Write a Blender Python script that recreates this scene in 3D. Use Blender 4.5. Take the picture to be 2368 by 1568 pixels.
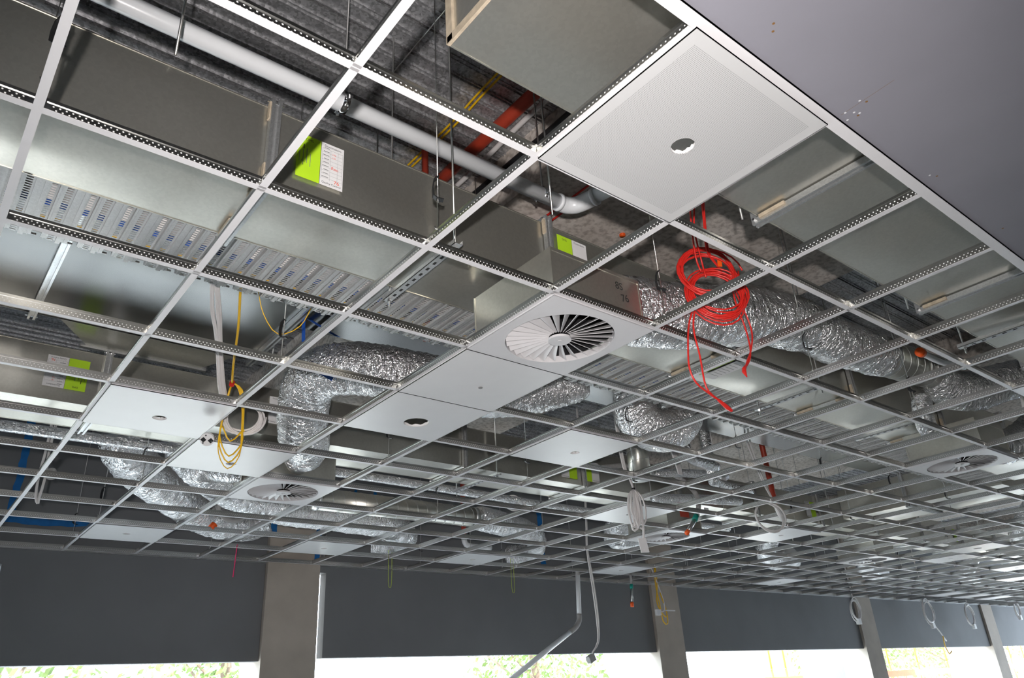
import bpy, math, random
from mathutils import Vector, Matrix

# ------------------------------------------------------------------ scene reset
for o in list(bpy.data.objects):
    bpy.data.objects.remove(o, do_unlink=True)
SC = bpy.context.scene
COL = SC.collection
PI = math.pi

# ------------------------------------------------------------------ camera
cd = bpy.data.cameras.new('camera')
cd.sensor_width = 36.0
cd.lens = 36.0 * 1740.0 / 2368.0
cd.clip_start = 0.05
cd.clip_end = 300
cam = bpy.data.objects.new('camera', cd)
COL.objects.link(cam)
CAM = Vector((-0.0398, -1.2963, 1.5431))
RX = Vector((0.779354, -0.623995, -0.056897))
RY = -Vector((0.230583, 0.370051, -0.899941))
RZ = -Vector((0.582613, 0.688253, 0.432283))
cam.matrix_world = Matrix(((RX.x, RY.x, RZ.x, CAM.x), (RX.y, RY.y, RZ.y, CAM.y), (RX.z, RY.z, RZ.z, CAM.z), (0, 0, 0, 1)))
SC.camera = cam

# ------------------------------------------------------------------ sky, sun, flash, exposure
w = bpy.data.worlds.new('sky')
SC.world = w
w.use_nodes = True
bg = w.node_tree.nodes['Background']
bg.inputs[0].default_value = (0.74, 0.87, 1.0, 1)
bg.inputs[1].default_value = 10.5

sd = bpy.data.lights.new('sun', 'SUN')
sd.energy = 12.0
sd.angle = 0.01
sd.color = (1.0, 0.95, 0.86)
sun = bpy.data.objects.new('sun', sd)
sun.rotation_euler = (math.radians(34), math.radians(16), 0)
COL.objects.link(sun)

fd = bpy.data.lights.new('camera_flash', 'SPOT')
fd.energy = 440.0
fd.spot_size = math.radians(92)
fd.spot_blend = 1.0
fd.shadow_soft_size = 0.025
fd.color = (1.0, 0.945, 0.92)
fl = bpy.data.objects.new('camera_flash', fd)
fl.matrix_world = cam.matrix_world.copy()
fl.location = CAM + RY * 0.12 + RZ * 0.22
COL.objects.link(fl)

SC.view_settings.view_transform = 'Standard'
SC.view_settings.look = 'None'
SC.view_settings.exposure = 0.38
SC.view_settings.gamma = 1.0
SC.view_settings.use_curve_mapping = False

# ------------------------------------------------------------------ materials
def mat(name):
    m = bpy.data.materials.new(name)
    m.use_nodes = True
    nt = m.node_tree
    return m, nt, nt.nodes['Principled BSDF']

def N(nt, kind, **kw):
    n = nt.nodes.new(kind)
    for k, v in kw.items():
        setattr(n, k, v)
    return n

def ramp(nt, fac, stops):
    r = N(nt, 'ShaderNodeValToRGB')
    cr = r.color_ramp
    while len(cr.elements) < len(stops):
        cr.elements.new(0.5)
    for e, (p, c) in zip(cr.elements, stops):
        e.position = p
        e.color = (c[0], c[1], c[2], 1) if not isinstance(c, (int, float)) else (c, c, c, 1)
    nt.links.new(fac, r.inputs[0])
    return r.outputs[0]

def simple(name, col, rough=0.5, metal=0.0, noise=0.0, scale=20.0, bump=0.0, spec=0.5):
    m, nt, b = mat(name)
    b.inputs['Roughness'].default_value = rough
    b.inputs['Metallic'].default_value = metal
    b.inputs['Specular IOR Level'].default_value = spec
    tc = N(nt, 'ShaderNodeTexCoord')
    nz = N(nt, 'ShaderNodeTexNoise')
    nz.inputs['Scale'].default_value = scale
    nz.inputs['Detail'].default_value = 4
    nt.links.new(tc.outputs['Object'], nz.inputs['Vector'])
    lo = [max(0, c * (1 - noise)) for c in col]
    hi = [min(1, c * (1 + noise)) for c in col]
    nt.links.new(ramp(nt, nz.outputs['Fac'], [(0.3, lo), (0.7, hi)]), b.inputs['Base Color'])
    if bump:
        bp = N(nt, 'ShaderNodeBump')
        bp.inputs['Strength'].default_value = bump
        bp.inputs['Distance'].default_value = 0.01
        nt.links.new(nz.outputs['Fac'], bp.inputs['Height'])
        nt.links.new(bp.outputs[0], b.inputs['Normal'])
    return m

def galvanised(name, col, r0, r1, vscale=60.0, spangle=0.12, metal=0.85, aniso=0.0):
    m, nt, b = mat(name)
    b.inputs['Metallic'].default_value = metal
    tc = N(nt, 'ShaderNodeTexCoord')
    vo = N(nt, 'ShaderNodeTexVoronoi')
    vo.inputs['Scale'].default_value = vscale
    nt.links.new(tc.outputs['Object'], vo.inputs['Vector'])
    nz = N(nt, 'ShaderNodeTexNoise')
    nz.inputs['Scale'].default_value = 3.5
    nz.inputs['Detail'].default_value = 5
    nt.links.new(tc.outputs['Object'], nz.inputs['Vector'])
    if aniso:
        tg = N(nt, 'ShaderNodeTangent', direction_type='RADIAL', axis='X')
        b.inputs['Anisotropic'].default_value = aniso
        nt.links.new(tg.outputs[0], b.inputs['Tangent'])
    bw = N(nt, 'ShaderNodeRGBToBW')
    nt.links.new(vo.outputs['Color'], bw.inputs[0])
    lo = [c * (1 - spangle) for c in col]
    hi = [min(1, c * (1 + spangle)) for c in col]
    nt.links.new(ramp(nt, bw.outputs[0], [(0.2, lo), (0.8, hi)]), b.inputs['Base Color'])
    nt.links.new(ramp(nt, nz.outputs['Fac'], [(0.3, r0), (0.7, r1)]), b.inputs['Roughness'])
    if spangle > 0.2:
        bp = N(nt, 'ShaderNodeBump')
        bp.inputs['Strength'].default_value = 0.4
        bp.inputs['Distance'].default_value = 0.004
        nt.links.new(bw.outputs[0], bp.inputs['Height'])
        nt.links.new(bp.outputs[0], b.inputs['Normal'])
    return m

def foil_material():
    m, nt, b = mat('crinkled_foil')
    b.inputs['Metallic'].default_value = 0.90
    b.inputs['Base Color'].default_value = (0.93, 0.93, 0.94, 1)
    b.inputs['Roughness'].default_value = 0.22
    uv = N(nt, 'ShaderNodeTexCoord')
    hs_ = []
    for sc, dist, wgt in (((3.2, 34.0, 1.0), 1.2, 1.0), ((11.0, 46.0, 1.0), 0.8, 0.55), ((26.0, 70.0, 1.0), 0.5, 0.3)):
        mp = N(nt, 'ShaderNodeMapping')
        mp.inputs['Scale'].default_value = sc
        nt.links.new(uv.outputs['UV'], mp.inputs['Vector'])
        a = N(nt, 'ShaderNodeTexNoise')
        a.inputs['Scale'].default_value = 1.0
        a.inputs['Detail'].default_value = 1.5
        a.inputs['Distortion'].default_value = dist
        nt.links.new(mp.outputs[0], a.inputs['Vector'])
        s1 = N(nt, 'ShaderNodeMath', operation='SUBTRACT')
        nt.links.new(a.outputs['Fac'], s1.inputs[0])
        s1.inputs[1].default_value = 0.5
        s2 = N(nt, 'ShaderNodeMath', operation='ABSOLUTE')
        nt.links.new(s1.outputs[0], s2.inputs[0])
        s3 = N(nt, 'ShaderNodeMath', operation='MULTIPLY')
        nt.links.new(s2.outputs[0], s3.inputs[0])
        s3.inputs[1].default_value = -2.0 * wgt
        hs_.append(s3.outputs[0])
    t = hs_[0]
    for q in hs_[1:]:
        ad = N(nt, 'ShaderNodeMath', operation='ADD')
        nt.links.new(t, ad.inputs[0])
        nt.links.new(q, ad.inputs[1])
        t = ad.outputs[0]
    bp = N(nt, 'ShaderNodeBump')
    bp.inputs['Strength'].default_value = 1.0
    bp.inputs['Distance'].default_value = 0.018
    nt.links.new(t, bp.inputs['Height'])
    nt.links.new(bp.outputs[0], b.inputs['Normal'])
    return m

def web_material():
    # galvanised tee web with two staggered rows of embossed dots, highlights painted in colour
    m, nt, b = mat('stitched_galvanised_web')
    b.inputs['Metallic'].default_value = 1.0
    tc = N(nt, 'ShaderNodeTexCoord')
    sx = N(nt, 'ShaderNodeSeparateXYZ')
    nt.links.new(tc.outputs['Object'], sx.inputs[0])
    def M(op, a, b_=None):
        n = N(nt, 'ShaderNodeMath', operation=op)
        for i, q in enumerate((a, b_)):
            if q is None:
                continue
            if isinstance(q, (int, float)):
                n.inputs[i].default_value = q
            else:
                nt.links.new(q, n.inputs[i])
        return n.outputs[0]
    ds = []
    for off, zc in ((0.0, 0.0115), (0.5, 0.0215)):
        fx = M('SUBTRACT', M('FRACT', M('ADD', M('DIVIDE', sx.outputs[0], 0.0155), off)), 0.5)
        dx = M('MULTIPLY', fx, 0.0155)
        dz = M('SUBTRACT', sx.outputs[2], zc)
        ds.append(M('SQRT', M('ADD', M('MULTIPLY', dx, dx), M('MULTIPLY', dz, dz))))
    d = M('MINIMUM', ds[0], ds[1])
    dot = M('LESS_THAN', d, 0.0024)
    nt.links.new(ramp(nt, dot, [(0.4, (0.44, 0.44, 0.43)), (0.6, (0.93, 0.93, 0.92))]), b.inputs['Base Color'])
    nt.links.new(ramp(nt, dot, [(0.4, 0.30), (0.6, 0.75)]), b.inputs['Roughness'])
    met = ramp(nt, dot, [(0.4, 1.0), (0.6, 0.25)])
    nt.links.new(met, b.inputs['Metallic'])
    return m

def perforated_material():
    m, nt, b = mat('perforated_white_metal')
    b.inputs['Roughness'].default_value = 0.45
    tc = N(nt, 'ShaderNodeTexCoord')
    vm = N(nt, 'ShaderNodeVectorMath', operation='SCALE')
    vm.inputs['Scale'].default_value = 1 / 0.0045
    nt.links.new(tc.outputs['Object'], vm.inputs[0])
    fr = N(nt, 'ShaderNodeVectorMath', operation='FRACTION')
    nt.links.new(vm.outputs[0], fr.inputs[0])
    sb = N(nt, 'ShaderNodeVectorMath', operation='SUBTRACT')
    nt.links.new(fr.outputs[0], sb.inputs[0])
    sb.inputs[1].default_value = (0.5, 0.5, 0.5)
    ml = N(nt, 'ShaderNodeVectorMath', operation='MULTIPLY')
    nt.links.new(sb.outputs[0], ml.inputs[0])
    ml.inputs[1].default_value = (1, 1, 0)
    ln = N(nt, 'ShaderNodeVectorMath', operation='LENGTH')
    nt.links.new(ml.outputs[0], ln.inputs[0])
    # plain margin round the perforated field
    sx = N(nt, 'ShaderNodeSeparateXYZ')
    nt.links.new(tc.outputs['Object'], sx.inputs[0])
    ab = []
    for i in (0, 1):
        n = N(nt, 'ShaderNodeMath', operation='ABSOLUTE')
        nt.links.new(sx.outputs[i], n.inputs[0])
        ab.append(n.outputs[0])
    mxn = N(nt, 'ShaderNodeMath', operation='MAXIMUM')
    nt.links.new(ab[0], mxn.inputs[0])
    nt.links.new(ab[1], mxn.inputs[1])
    inn = N(nt, 'ShaderNodeMath', operation='LESS_THAN')
    nt.links.new(mxn.outputs[0], inn.inputs[0])
    inn.inputs[1].default_value = 0.262
    hole = N(nt, 'ShaderNodeMath', operation='LESS_THAN')
    nt.links.new(ln.outputs['Value'], hole.inputs[0])
    hole.inputs[1].default_value = 0.25
    an = N(nt, 'ShaderNodeMath', operation='MULTIPLY')
    nt.links.new(inn.outputs[0], an.inputs[0])
    nt.links.new(hole.outputs[0], an.inputs[1])
    nt.links.new(ramp(nt, an.outputs[0], [(0.4, (0.47, 0.47, 0.47)), (0.6, (0.16, 0.16, 0.16))]), b.inputs['Base Color'])
    return m

def concrete_material():
    m, nt, b = mat('raw_concrete')
    b.inputs['Roughness'].default_value = 0.9
    tc = N(nt, 'ShaderNodeTexCoord')
    n1 = N(nt, 'ShaderNodeTexNoise')
    n1.inputs['Scale'].default_value = 2.2
    n1.inputs['Detail'].default_value = 8
    nt.links.new(tc.outputs['Object'], n1.inputs['Vector'])
    n2 = N(nt, 'ShaderNodeTexNoise')
    n2.inputs['Scale'].default_value = 24
    n2.inputs['Detail'].default_value = 6
    nt.links.new(tc.outputs['Object'], n2.inputs['Vector'])
    mx = N(nt, 'ShaderNodeMix', data_type='RGBA', blend_type='MULTIPLY')
    mx.inputs['Factor'].default_value = 0.8
    nt.links.new(ramp(nt, n1.outputs['Fac'], [(0.3, (0.56, 0.49, 0.43)), (0.7, (0.82, 0.76, 0.70))]), mx.inputs[6])
    nt.links.new(ramp(nt, n2.outputs['Fac'], [(0.36, (0.55, 0.52, 0.5)), (0.55, (1, 1, 1))]), mx.inputs[7])
    nt.links.new(mx.outputs[2], b.inputs['Base Color'])
    bp = N(nt, 'ShaderNodeBump')
    bp.inputs['Strength'].default_value = 0.5
    bp.inputs['Distance'].default_value = 0.01
    nt.links.new(n2.outputs['Fac'], bp.inputs['Height'])
    nt.links.new(bp.outputs[0], b.inputs['Normal'])
    return m

M_WHITE = simple('white_powder_coat', (0.60, 0.59, 0.60), 0.38, noise=0.01)
M_TILE = simple('white_tile', (0.645, 0.64, 0.64), 0.34, noise=0.015, scale=8)
M_PERF = perforated_material()
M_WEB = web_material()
M_GALV = galvanised('galvanised_sheet', (0.63, 0.615, 0.555), 0.29, 0.31, 90.0, 0.03, 0.88, 0.45)
M_GALVD = galvanised('dark_reflection_galvanised_sheet', (0.17, 0.17, 0.168), 0.27, 0.27, 160.0, 0.0, 0.97)  # base colour darkened to paint in the dark wall mirrored by the high duct
M_GALVR = galvanised('galvanised_channel', (0.66, 0.67, 0.67), 0.30, 0.42, 160.0, 0.08)
M_TRAY = galvanised('galvanised_tray', (0.60, 0.59, 0.58), 0.40, 0.5, 160.0, 0.06)
M_DECK = galvanised('spangled_deck_steel', (0.55, 0.55, 0.56), 0.34, 0.45, 70.0, 0.30, 0.72)
M_FOIL = foil_material()
M_PIPEFOIL = M_FOIL
M_STEEL = simple('zinc_rod', (0.62, 0.62, 0.60), 0.35, 1.0, 0.05, 40)
M_BRIGHT = simple('bright_zinc', (0.85, 0.85, 0.86), 0.15, 1.0, 0.03, 40)
M_BLACK = simple('black_plastic', (0.012, 0.012, 0.013), 0.45, noise=0.1)
M_LINER = simple('black_duct_liner', (0.012, 0.012, 0.014), 0.8, noise=0.2, scale=60)
M_CONC = concrete_material()
M_COLUMN = simple('column_concrete', (0.42, 0.37, 0.32), 0.85, noise=0.10, scale=2.5, bump=0.05)
M_WALL = simple('dark_grey_fibre_board', (0.165, 0.168, 0.176), 0.75, noise=0.05, scale=2.0)
M_WALL2 = simple('grey_wall_paint', (0.45, 0.45, 0.46), 0.8, noise=0.04, scale=1.5)
M_PLASTER = simple('grey_plasterboard', (0.20, 0.196, 0.225), 0.85, noise=0.04, scale=3.0)
M_FLOOR = simple('concrete_floor', (0.36, 0.345, 0.32), 0.7, noise=0.12, scale=1.2)
M_PVC = simple('white_pvc', (0.86, 0.88, 0.90), 0.28, noise=0.01)
M_WIREW = simple('white_cable_sheath', (0.76, 0.73, 0.72), 0.42, noise=0.02)
M_YEL = simple('yellow_cable_sheath', (0.85, 0.50, 0.01), 0.4, noise=0.03)
M_RED = simple('red_cable_sheath', (0.62, 0.022, 0.016), 0.38, noise=0.03)
M_REDPIPE = simple('red_oxide_paint', (0.42, 0.045, 0.02), 0.45, noise=0.06)
M_BLUE = simple('blue_sheath', (0.02, 0.10, 0.45), 0.45, noise=0.05)
M_BLUEPAINT = simple('blue_spray_paint', (0.005, 0.14, 0.42), 0.7, noise=0.15, scale=12)
M_ORANGE = simple('orange_cap', (0.95, 0.12, 0.01), 0.45, noise=0.04)
M_GREENTAPE = simple('green_tape', (0.0, 0.28, 0.22), 0.5, noise=0.04)
M_GREY = simple('grey_conduit', (0.36, 0.35, 0.34), 0.5, noise=0.05)
M_LABELG = simple('lime_paper', (0.50, 0.80, 0.02), 0.6, noise=0.02)
M_LABELW = simple('white_paper', (0.80, 0.79, 0.79), 0.6, noise=0.02)
M_INK = simple('black_ink', (0.02, 0.02, 0.02), 0.7)
M_INKG = simple('grey_ink', (0.22, 0.22, 0.22), 0.7)
M_INKR = simple('red_ink', (0.80, 0.08, 0.03), 0.7)
M_SEAL = simple('tan_duct_sealant', (0.42, 0.35, 0.26), 0.8, noise=0.15, scale=40)
M_PINK = simple('pink_string', (0.85, 0.03, 0.16), 0.6)
M_LIMESTR = simple('lime_string', (0.45, 0.55, 0.05), 0.6)
M_RUST = simple('rusty_screw_hole', (0.16, 0.08, 0.02), 0.9, noise=0.3, scale=300)
M_FILLER = simple('white_filler', (0.62, 0.62, 0.64), 0.9)
M_LEAF = simple('sunlit_leaves', (0.13, 0.20, 0.05), 0.6, noise=0.4, scale=3)
M_BARK = simple('bark', (0.16, 0.11, 0.08), 0.9, noise=0.3, scale=8)
M_GROUND = simple('pale_paving', (0.62, 0.60, 0.56), 0.9, noise=0.08, scale=0.6)
M_HOARD = simple('white_sheet', (0.82, 0.80, 0.81), 0.8, noise=0.02)
M_PROPY = simple('yellow_prop_paint', (0.80, 0.45, 0.04), 0.5, noise=0.05)
M_RAILO = simple('orange_timber', (0.62, 0.17, 0.06), 0.6, noise=0.1)
M_RAILT = simple('tan_timber', (0.58, 0.36, 0.18), 0.7, noise=0.12)
M_BRICK = simple('red_brick', (0.55, 0.26, 0.16), 0.9, noise=0.2, scale=3)
M_GLASSD = simple('dark_window', (0.03, 0.035, 0.04), 0.1)

# ------------------------------------------------------------------ mesh helpers
class MB:
    def __init__(s):
        s.v, s.f, s.uv = [], [], []
    def quad(s, a, b, c, d):
        n = len(s.v)
        s.v += [tuple(a), tuple(b), tuple(c), tuple(d)]
        s.f.append((n, n + 1, n + 2, n + 3))
        return s
    def box(s, x0, x1, y0, y1, z0, z1):
        n = len(s.v)
        s.v += [(x0, y0, z0), (x1, y0, z0), (x1, y1, z0), (x0, y1, z0), (x0, y0, z1), (x1, y0, z1), (x1, y1, z1), (x0, y1, z1)]
        for q in ((0, 3, 2, 1), (4, 5, 6, 7), (0, 1, 5, 4), (1, 2, 6, 5), (2, 3, 7, 6), (3, 0, 4, 7)):
            s.f.append(tuple(n + i for i in q))
        return s
    def obox(s, c, ux, uy, uz):
        # oriented box: centre and three half-extent vectors
        c, ux, uy, uz = Vector(c), Vector(ux), Vector(uy), Vector(uz)
        n = len(s.v)
        for a, b_, d in ((-1, -1, -1), (1, -1, -1), (1, 1, -1), (-1, 1, -1), (-1, -1, 1), (1, -1, 1), (1, 1, 1), (-1, 1, 1)):
            s.v.append(tuple(c + ux * a + uy * b_ + uz * d))
        for q in ((0, 3, 2, 1), (4, 5, 6, 7), (0, 1, 5, 4), (1, 2, 6, 5), (2, 3, 7, 6), (3, 0, 4, 7)):
            s.f.append(tuple(n + i for i in q))
        return s
    def tube(s, pts, r, seg=8, cap=True, radf=None, close=False):
        pts = [Vector(p) for p in pts]
        n = len(pts)
        t = []
        for i in range(n):
            if close:
                d = pts[(i + 1) % n] - pts[i - 1]
            else:
                d = pts[min(i + 1, n - 1)] - pts[max(i - 1, 0)]
            t.append(d.normalized() if d.length > 1e-9 else Vector((0, 0, 1)))
        ref = Vector((0, 0, 1)) if abs(t[0].z) < 0.9 else Vector((1, 0, 0))
        u = (ref - t[0] * ref.dot(t[0])).normalized()
        base = len(s.v)
        for i in range(n):
            u = (u - t[i] * u.dot(t[i]))
            u = u.normalized() if u.length > 1e-9 else t[i].orthogonal().normalized()
            v = t[i].cross(u)
            for k in range(seg):
                a = 2 * PI * k / seg
                rr = r if radf is None else radf(i, k)
                s.v.append(tuple(pts[i] + (u * math.cos(a) + v * math.sin(a)) * rr))
        last = n if close else n - 1
        for i in range(last):
            j = (i + 1) % n
            for k in range(seg):
                k2 = (k + 1) % seg
                s.f.append((base + i * seg + k, base + i * seg + k2, base + j * seg + k2, base + j * seg + k))
        if cap and not close:
            s.f.append(tuple(base + k for k in range(seg - 1, -1, -1)))
            s.f.append(tuple(base + (n - 1) * seg + k for k in range(seg)))
        return s
    def cyl(s, a, b_, r, seg=10):
        return s.tube([a, b_], r, seg)
    def mesh(s, name, m, smooth=False):
        me = bpy.data.meshes.new(name)
        me.from_pydata(s.v, [], s.f)
        for mm in (m if isinstance(m, (list, tuple)) else [m]):
            me.materials.append(mm)
        if smooth:
            for p in me.polygons:
                p.use_smooth = True
        me.update()
        return me
    def build(s, name, m, parent=None, smooth=False, loc=None):
        return link(name, s.mesh(name, m, smooth), parent, loc)

def link(name, data, parent=None, loc=None, rot=None):
    o = bpy.data.objects.new(name, data)
    COL.objects.link(o)
    if parent is not None:
        o.parent = parent
    if loc is not None:
        o.location = loc
    if rot is not None:
        o.rotation_euler = rot
    return o

def tag(o, label, cat, group=None):
    o['label'] = label
    o['category'] = cat
    if group:
        o['group'] = group
    return o

def thing(name, label, cat, loc=(0, 0, 0), group=None, rz=0.0):
    o = link(name, None, None, loc, (0, 0, rz))
    o.empty_display_size = 0.1
    return tag(o, label, cat, group)

def structure(o):
    o['kind'] = 'structure'
    return o

def spline(pts, step=0.02):
    P = [Vector(p) for p in pts]
    P = [P[0] * 2 - P[1]] + P + [P[-1] * 2 - P[-2]]
    out = []
    for i in range(1, len(P) - 2):
        a, b_, c, d = P[i - 1], P[i], P[i + 1], P[i + 2]
        n = max(2, int((c - b_).length / step))
        for k in range(n):
            t = k / n
            out.append(0.5 * ((2 * b_) + (c - a) * t + (2 * a - 5 * b_ + 4 * c - d) * t * t + (3 * b_ - a - 3 * c + d) * t ** 3))
    out.append(P[-2])
    return out

def cable(name, pts, r, m, parent=None, seg=8, step=0.03):
    return MB().tube(spline(pts, step), r, seg).build(name, m, parent, smooth=True)

def text(body, size, m, parent, loc, rot, name='lettering', align='CENTER'):
    cu = bpy.data.curves.new(name, 'FONT')
    cu.body = body
    cu.size = size
    cu.align_x = align
    cu.align_y = 'CENTER'
    cu.materials.append(m)
    tmp = bpy.data.objects.new('tmp_text', cu)
    COL.objects.link(tmp)
    me = bpy.data.meshes.new_from_object(tmp)
    bpy.data.objects.remove(tmp, do_unlink=True)
    if not me.materials:
        me.materials.append(m)
    return link(name, me, parent, loc, rot)

CZ = 3.0          # underside of the ceiling grid
S = 0.6           # grid module
SOFF = 4.9        # steel deck soffit
BW = 6.68         # inner face of the far wall

# ------------------------------------------------------------------ the setting: floor, walls, columns
structure(MB().box(-6, 27, -8, 7.0, -0.2, 0.0).build('floor', M_FLOOR))
structure(MB().box(-6.2, -6, -8, 7.0, 0, SOFF).build('wall_left', M_WALL2))
structure(MB().box(-6.2, 27.2, -8.2, -8, 0, SOFF).build('wall_front', M_WALL2))
wr = link('wall_right', None)
structure(wr)
MB().box(27, 27.2, -8, 7.0, 2.6, SOFF).build('wall_panel', M_WALL2, wr)
MB().box(27, 27.2, -8, -1.0, 0, 2.6).build('wall_panel', M_WALL2, wr)
COLX = [3.415 + 6.0 * k for k in range(4)]
wb = structure(link('wall_back', None))
edges = [-6.2] + sum([[c - 0.30, c + 0.30] for c in COLX], []) + [27.2]
for k in range(0, len(edges), 2):
    x0, x1 = edges[k], edges[k + 1]
    if k == 2:
        # open slit of daylight beside the first column
        MB().box(x0 + 0.092, x1, BW, BW + 0.14, 2.06, 2.93).build('wall_panel', M_WALL, wb)
        MB().box(x0, x1, BW, BW + 0.14, 2.93, SOFF).build('wall_panel', M_WALL, wb)
    elif k == 0:
        MB().box(x0, 0.742, BW, BW + 0.14, 2.04, SOFF).build('wall_panel', M_WALL, wb)
        MB().box(0.766, x1, BW, BW + 0.14, 2.04, SOFF).build('wall_panel', M_WALL, wb)
        MB().box(0.742, 0.766, BW, BW + 0.14, 2.86, SOFF).build('wall_panel', M_WALL, wb)
    else:
        MB().box(x0, x1, BW, BW + 0.14, 2.06, SOFF).build('wall_panel', M_WALL, wb)
for k in range(0, len(edges), 2):
    MB().box(edges[k], edges[k + 1], BW, BW + 0.14, 0, 0.95).build('sill_panel', M_WALL, wb)
# blue spray-paint setting-out marks on the far wall
rnd = random.Random(5)
def spray(pts, wd):
    mb = MB()
    P = spline(pts, 0.05)
    L, R_ = [], []
    for i, p in enumerate(P):
        d = (P[min(i + 1, len(P) - 1)] - P[max(i - 1, 0)]).normalized()
        nrm = Vector((-d.z, 0, d.x))
        L.append(p + nrm * wd * (0.5 + 0.25 * rnd.random()))
        R_.append(p - nrm * wd * (0.5 + 0.25 * rnd.random()))
    n = len(P)
    mb.v = [tuple(q) for q in L] + [tuple(q) for q in R_]
    mb.f = [(i, i + 1, n + i + 1, n + i) for i in range(n - 1)]
    return mb
spray([(0.74, BW - 0.003, 4.2), (0.75, BW - 0.003, 3.7), (0.74, BW - 0.003, 3.22)], 0.05).build('paint_mark', M_BLUEPAINT, wb)
spray([(0.70, BW - 0.004, 3.25), (1.05, BW - 0.004, 3.24), (1.42, BW - 0.004, 3.27)], 0.05).build('paint_mark', M_BLUEPAINT, wb)
spray([(4.0, BW - 0.003, 3.86), (4.06, BW - 0.003, 3.68), (4.14, BW - 0.003, 3.9)], 0.03).build('paint_mark', M_BLUEPAINT, wb)
spray([(4.4, BW - 0.003, 3.9), (4.37, BW - 0.003, 3.7)], 0.03).build('paint_mark', M_BLUEPAINT, wb)
spray([(7.0, BW - 0.003, 3.9), (7.02, BW - 0.003, 3.2)], 0.07).build('paint_mark', M_BLUEPAINT, wb)
for c in COLX:
    co = structure(MB().box(c - 0.295, c + 0.295, BW - 0.05, BW + 0.5, 0, 4.499).build('column', M_COLUMN))
    if c < 4:
        spray([(c + 0.255, BW - 0.053, 3.75), (c + 0.26, BW - 0.053, 3.4), (c + 0.25, BW - 0.053, 3.03)], 0.05).build('paint_mark', M_BLUEPAINT, co)
        spray([(c - 0.26, BW - 0.053, 3.5), (c - 0.262, BW - 0.053, 3.32)], 0.06).build('paint_mark', M_BLUEPAINT, co)

# ------------------------------------------------------------------ steel deck soffit with concrete band beams
ceil = structure(link('ceiling', None))
MB().box(-6.2, 27.2, -8.2, 7.2, SOFF + 0.06, SOFF + 0.2).build('slab', M_CONC, ceil)
beams = [(2.62 + 6 * k, 5.50 + 6 * k) for k in range(4)]
for a, b_ in beams:
    MB().box(a, b_, -8.0, 7.0, 4.5, SOFF + 0.06).build('band_beam', M_CONC, ceil)
spans = [(-6.1, beams[0][0])] + [(beams[k][1], beams[k + 1][0]) for k in range(3)] + [(beams[3][1], 27.1)]
PW = 0.20
for si, (a, b_) in enumerate(spans):
    mb = MB()
    mb.box(0, b_ - a, 0.008, PW - 0.008, 0, 0.004)
    for y in (0.008, PW - 0.015):
        mb.box(0, b_ - a, y, y + 0.007, -0.014, 0)
    mb.box(0, b_ - a, PW * 0.5 - 0.022, PW * 0.5 - 0.017, -0.009, 0)
    mb.box(0, b_ - a, PW * 0.5 + 0.004, PW * 0.5 + 0.009, -0.009, 0)
    me = mb.mesh('deck_pan', M_DECK)
    y = -2.0
    while y < 6.9:
        link('deck_pan', me, ceil, (a, y, SOFF))
        y += PW

# ------------------------------------------------------------------ grey plasterboard ceiling and its edge trim
pb = structure(MB().box(-6, 27, -8, -0.625, CZ - 0.004, CZ + 0.012).build('ceiling_plasterboard', M_PLASTER))
def disc(mb, x, y, r, z, seg=10, sx=1.0):
    n = len(mb.v)
    mb.v += [(x + r * sx * math.cos(2 * PI * k / seg), y + r * math.sin(2 * PI * k / seg), z) for k in range(seg)]
    mb.f.append(tuple(n + k for k in range(seg - 1, -1, -1)))
for (x, y) in ((1.352, -0.715), (1.372, -0.700), (1.808, -0.712), (2.335, -0.672), (2.87, -0.672), (1.842, -0.668)):
    mb = MB(); disc(mb, x, y, 0.0038, CZ - 0.0046)
    mb.build('screw_hole', M_RUST, pb)
for (x, y) in ((1.788, -0.702), (1.800, -0.652), (1.820, -0.668), (1.834, -0.640), (2.31, -0.66), (1.836, -0.676)):
    mb = MB(); disc(mb, x, y, 0.0036, CZ - 0.0046, 8)
    mb.build('filler_spot', M_FILLER, pb)
MB().quad((1.7985, -0.64, CZ - 0.0045), (1.7995, -0.64, CZ - 0.0045), (1.7915, -0.80, CZ - 0.0045), (1.7905, -0.80, CZ - 0.0045)).build('joint_crack', M_RUST, pb)
structure(MB().box(-6, 27, -0.628, -0.588, CZ - 0.006, CZ - 0.002).box(-6, 27, -0.628, -0.624, CZ - 0.006, CZ + 0.035).build('trim_1', M_WHITE))
structure(MB().box(-6, 27, BW - 0.024, BW - 0.002, CZ - 0.003, CZ).box(-6, 27, BW - 0.004, BW - 0.002, CZ, CZ + 0.025).build('trim_2', M_GALVR))

# ------------------------------------------------------------------ suspended ceiling grid
grid = structure(link('ceiling_grid', None))
def tee_meshes(nm, L, clips):
    wbm = MB()
    wbm.box(0, L, -0.0012, 0.0012, 0.0, 0.032)
    wbm.box(0, L, -0.0045, 0.0045, 0.030, 0.040)
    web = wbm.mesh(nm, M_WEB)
    fm = MB()
    fm.box(0, L, -0.012, 0.012, -0.0015, 0.0)
    fl_ = fm.mesh('flange', M_WHITE)
    cl = None
    if clips:
        c = MB()
        for x in (0.004, L - 0.03):
            c.obox((x + 0.011, 0.0022, 0.017), (0.011, 0.0006, 0), (0, 0.0008, 0), (0.002, 0, 0.011))
            c.obox((x + 0.011, -0.0022, 0.013), (0.011, -0.0006, 0), (0, 0.0008, 0), (-0.002, 0, 0.010))
        cl = c.mesh('end_clip', M_BRIGHT)
    return web, fl_, cl
NI = 42
LM = BW - 0.02 + 0.6
mw, mf, _ = tee_meshes('main_tee', LM, False)
for i in range(-4, NI + 1, 2):
    o = link('main_tee', mw, grid, (i * S, -0.6, CZ), (0, 0, PI / 2))
    link('flange', mf, o)
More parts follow.
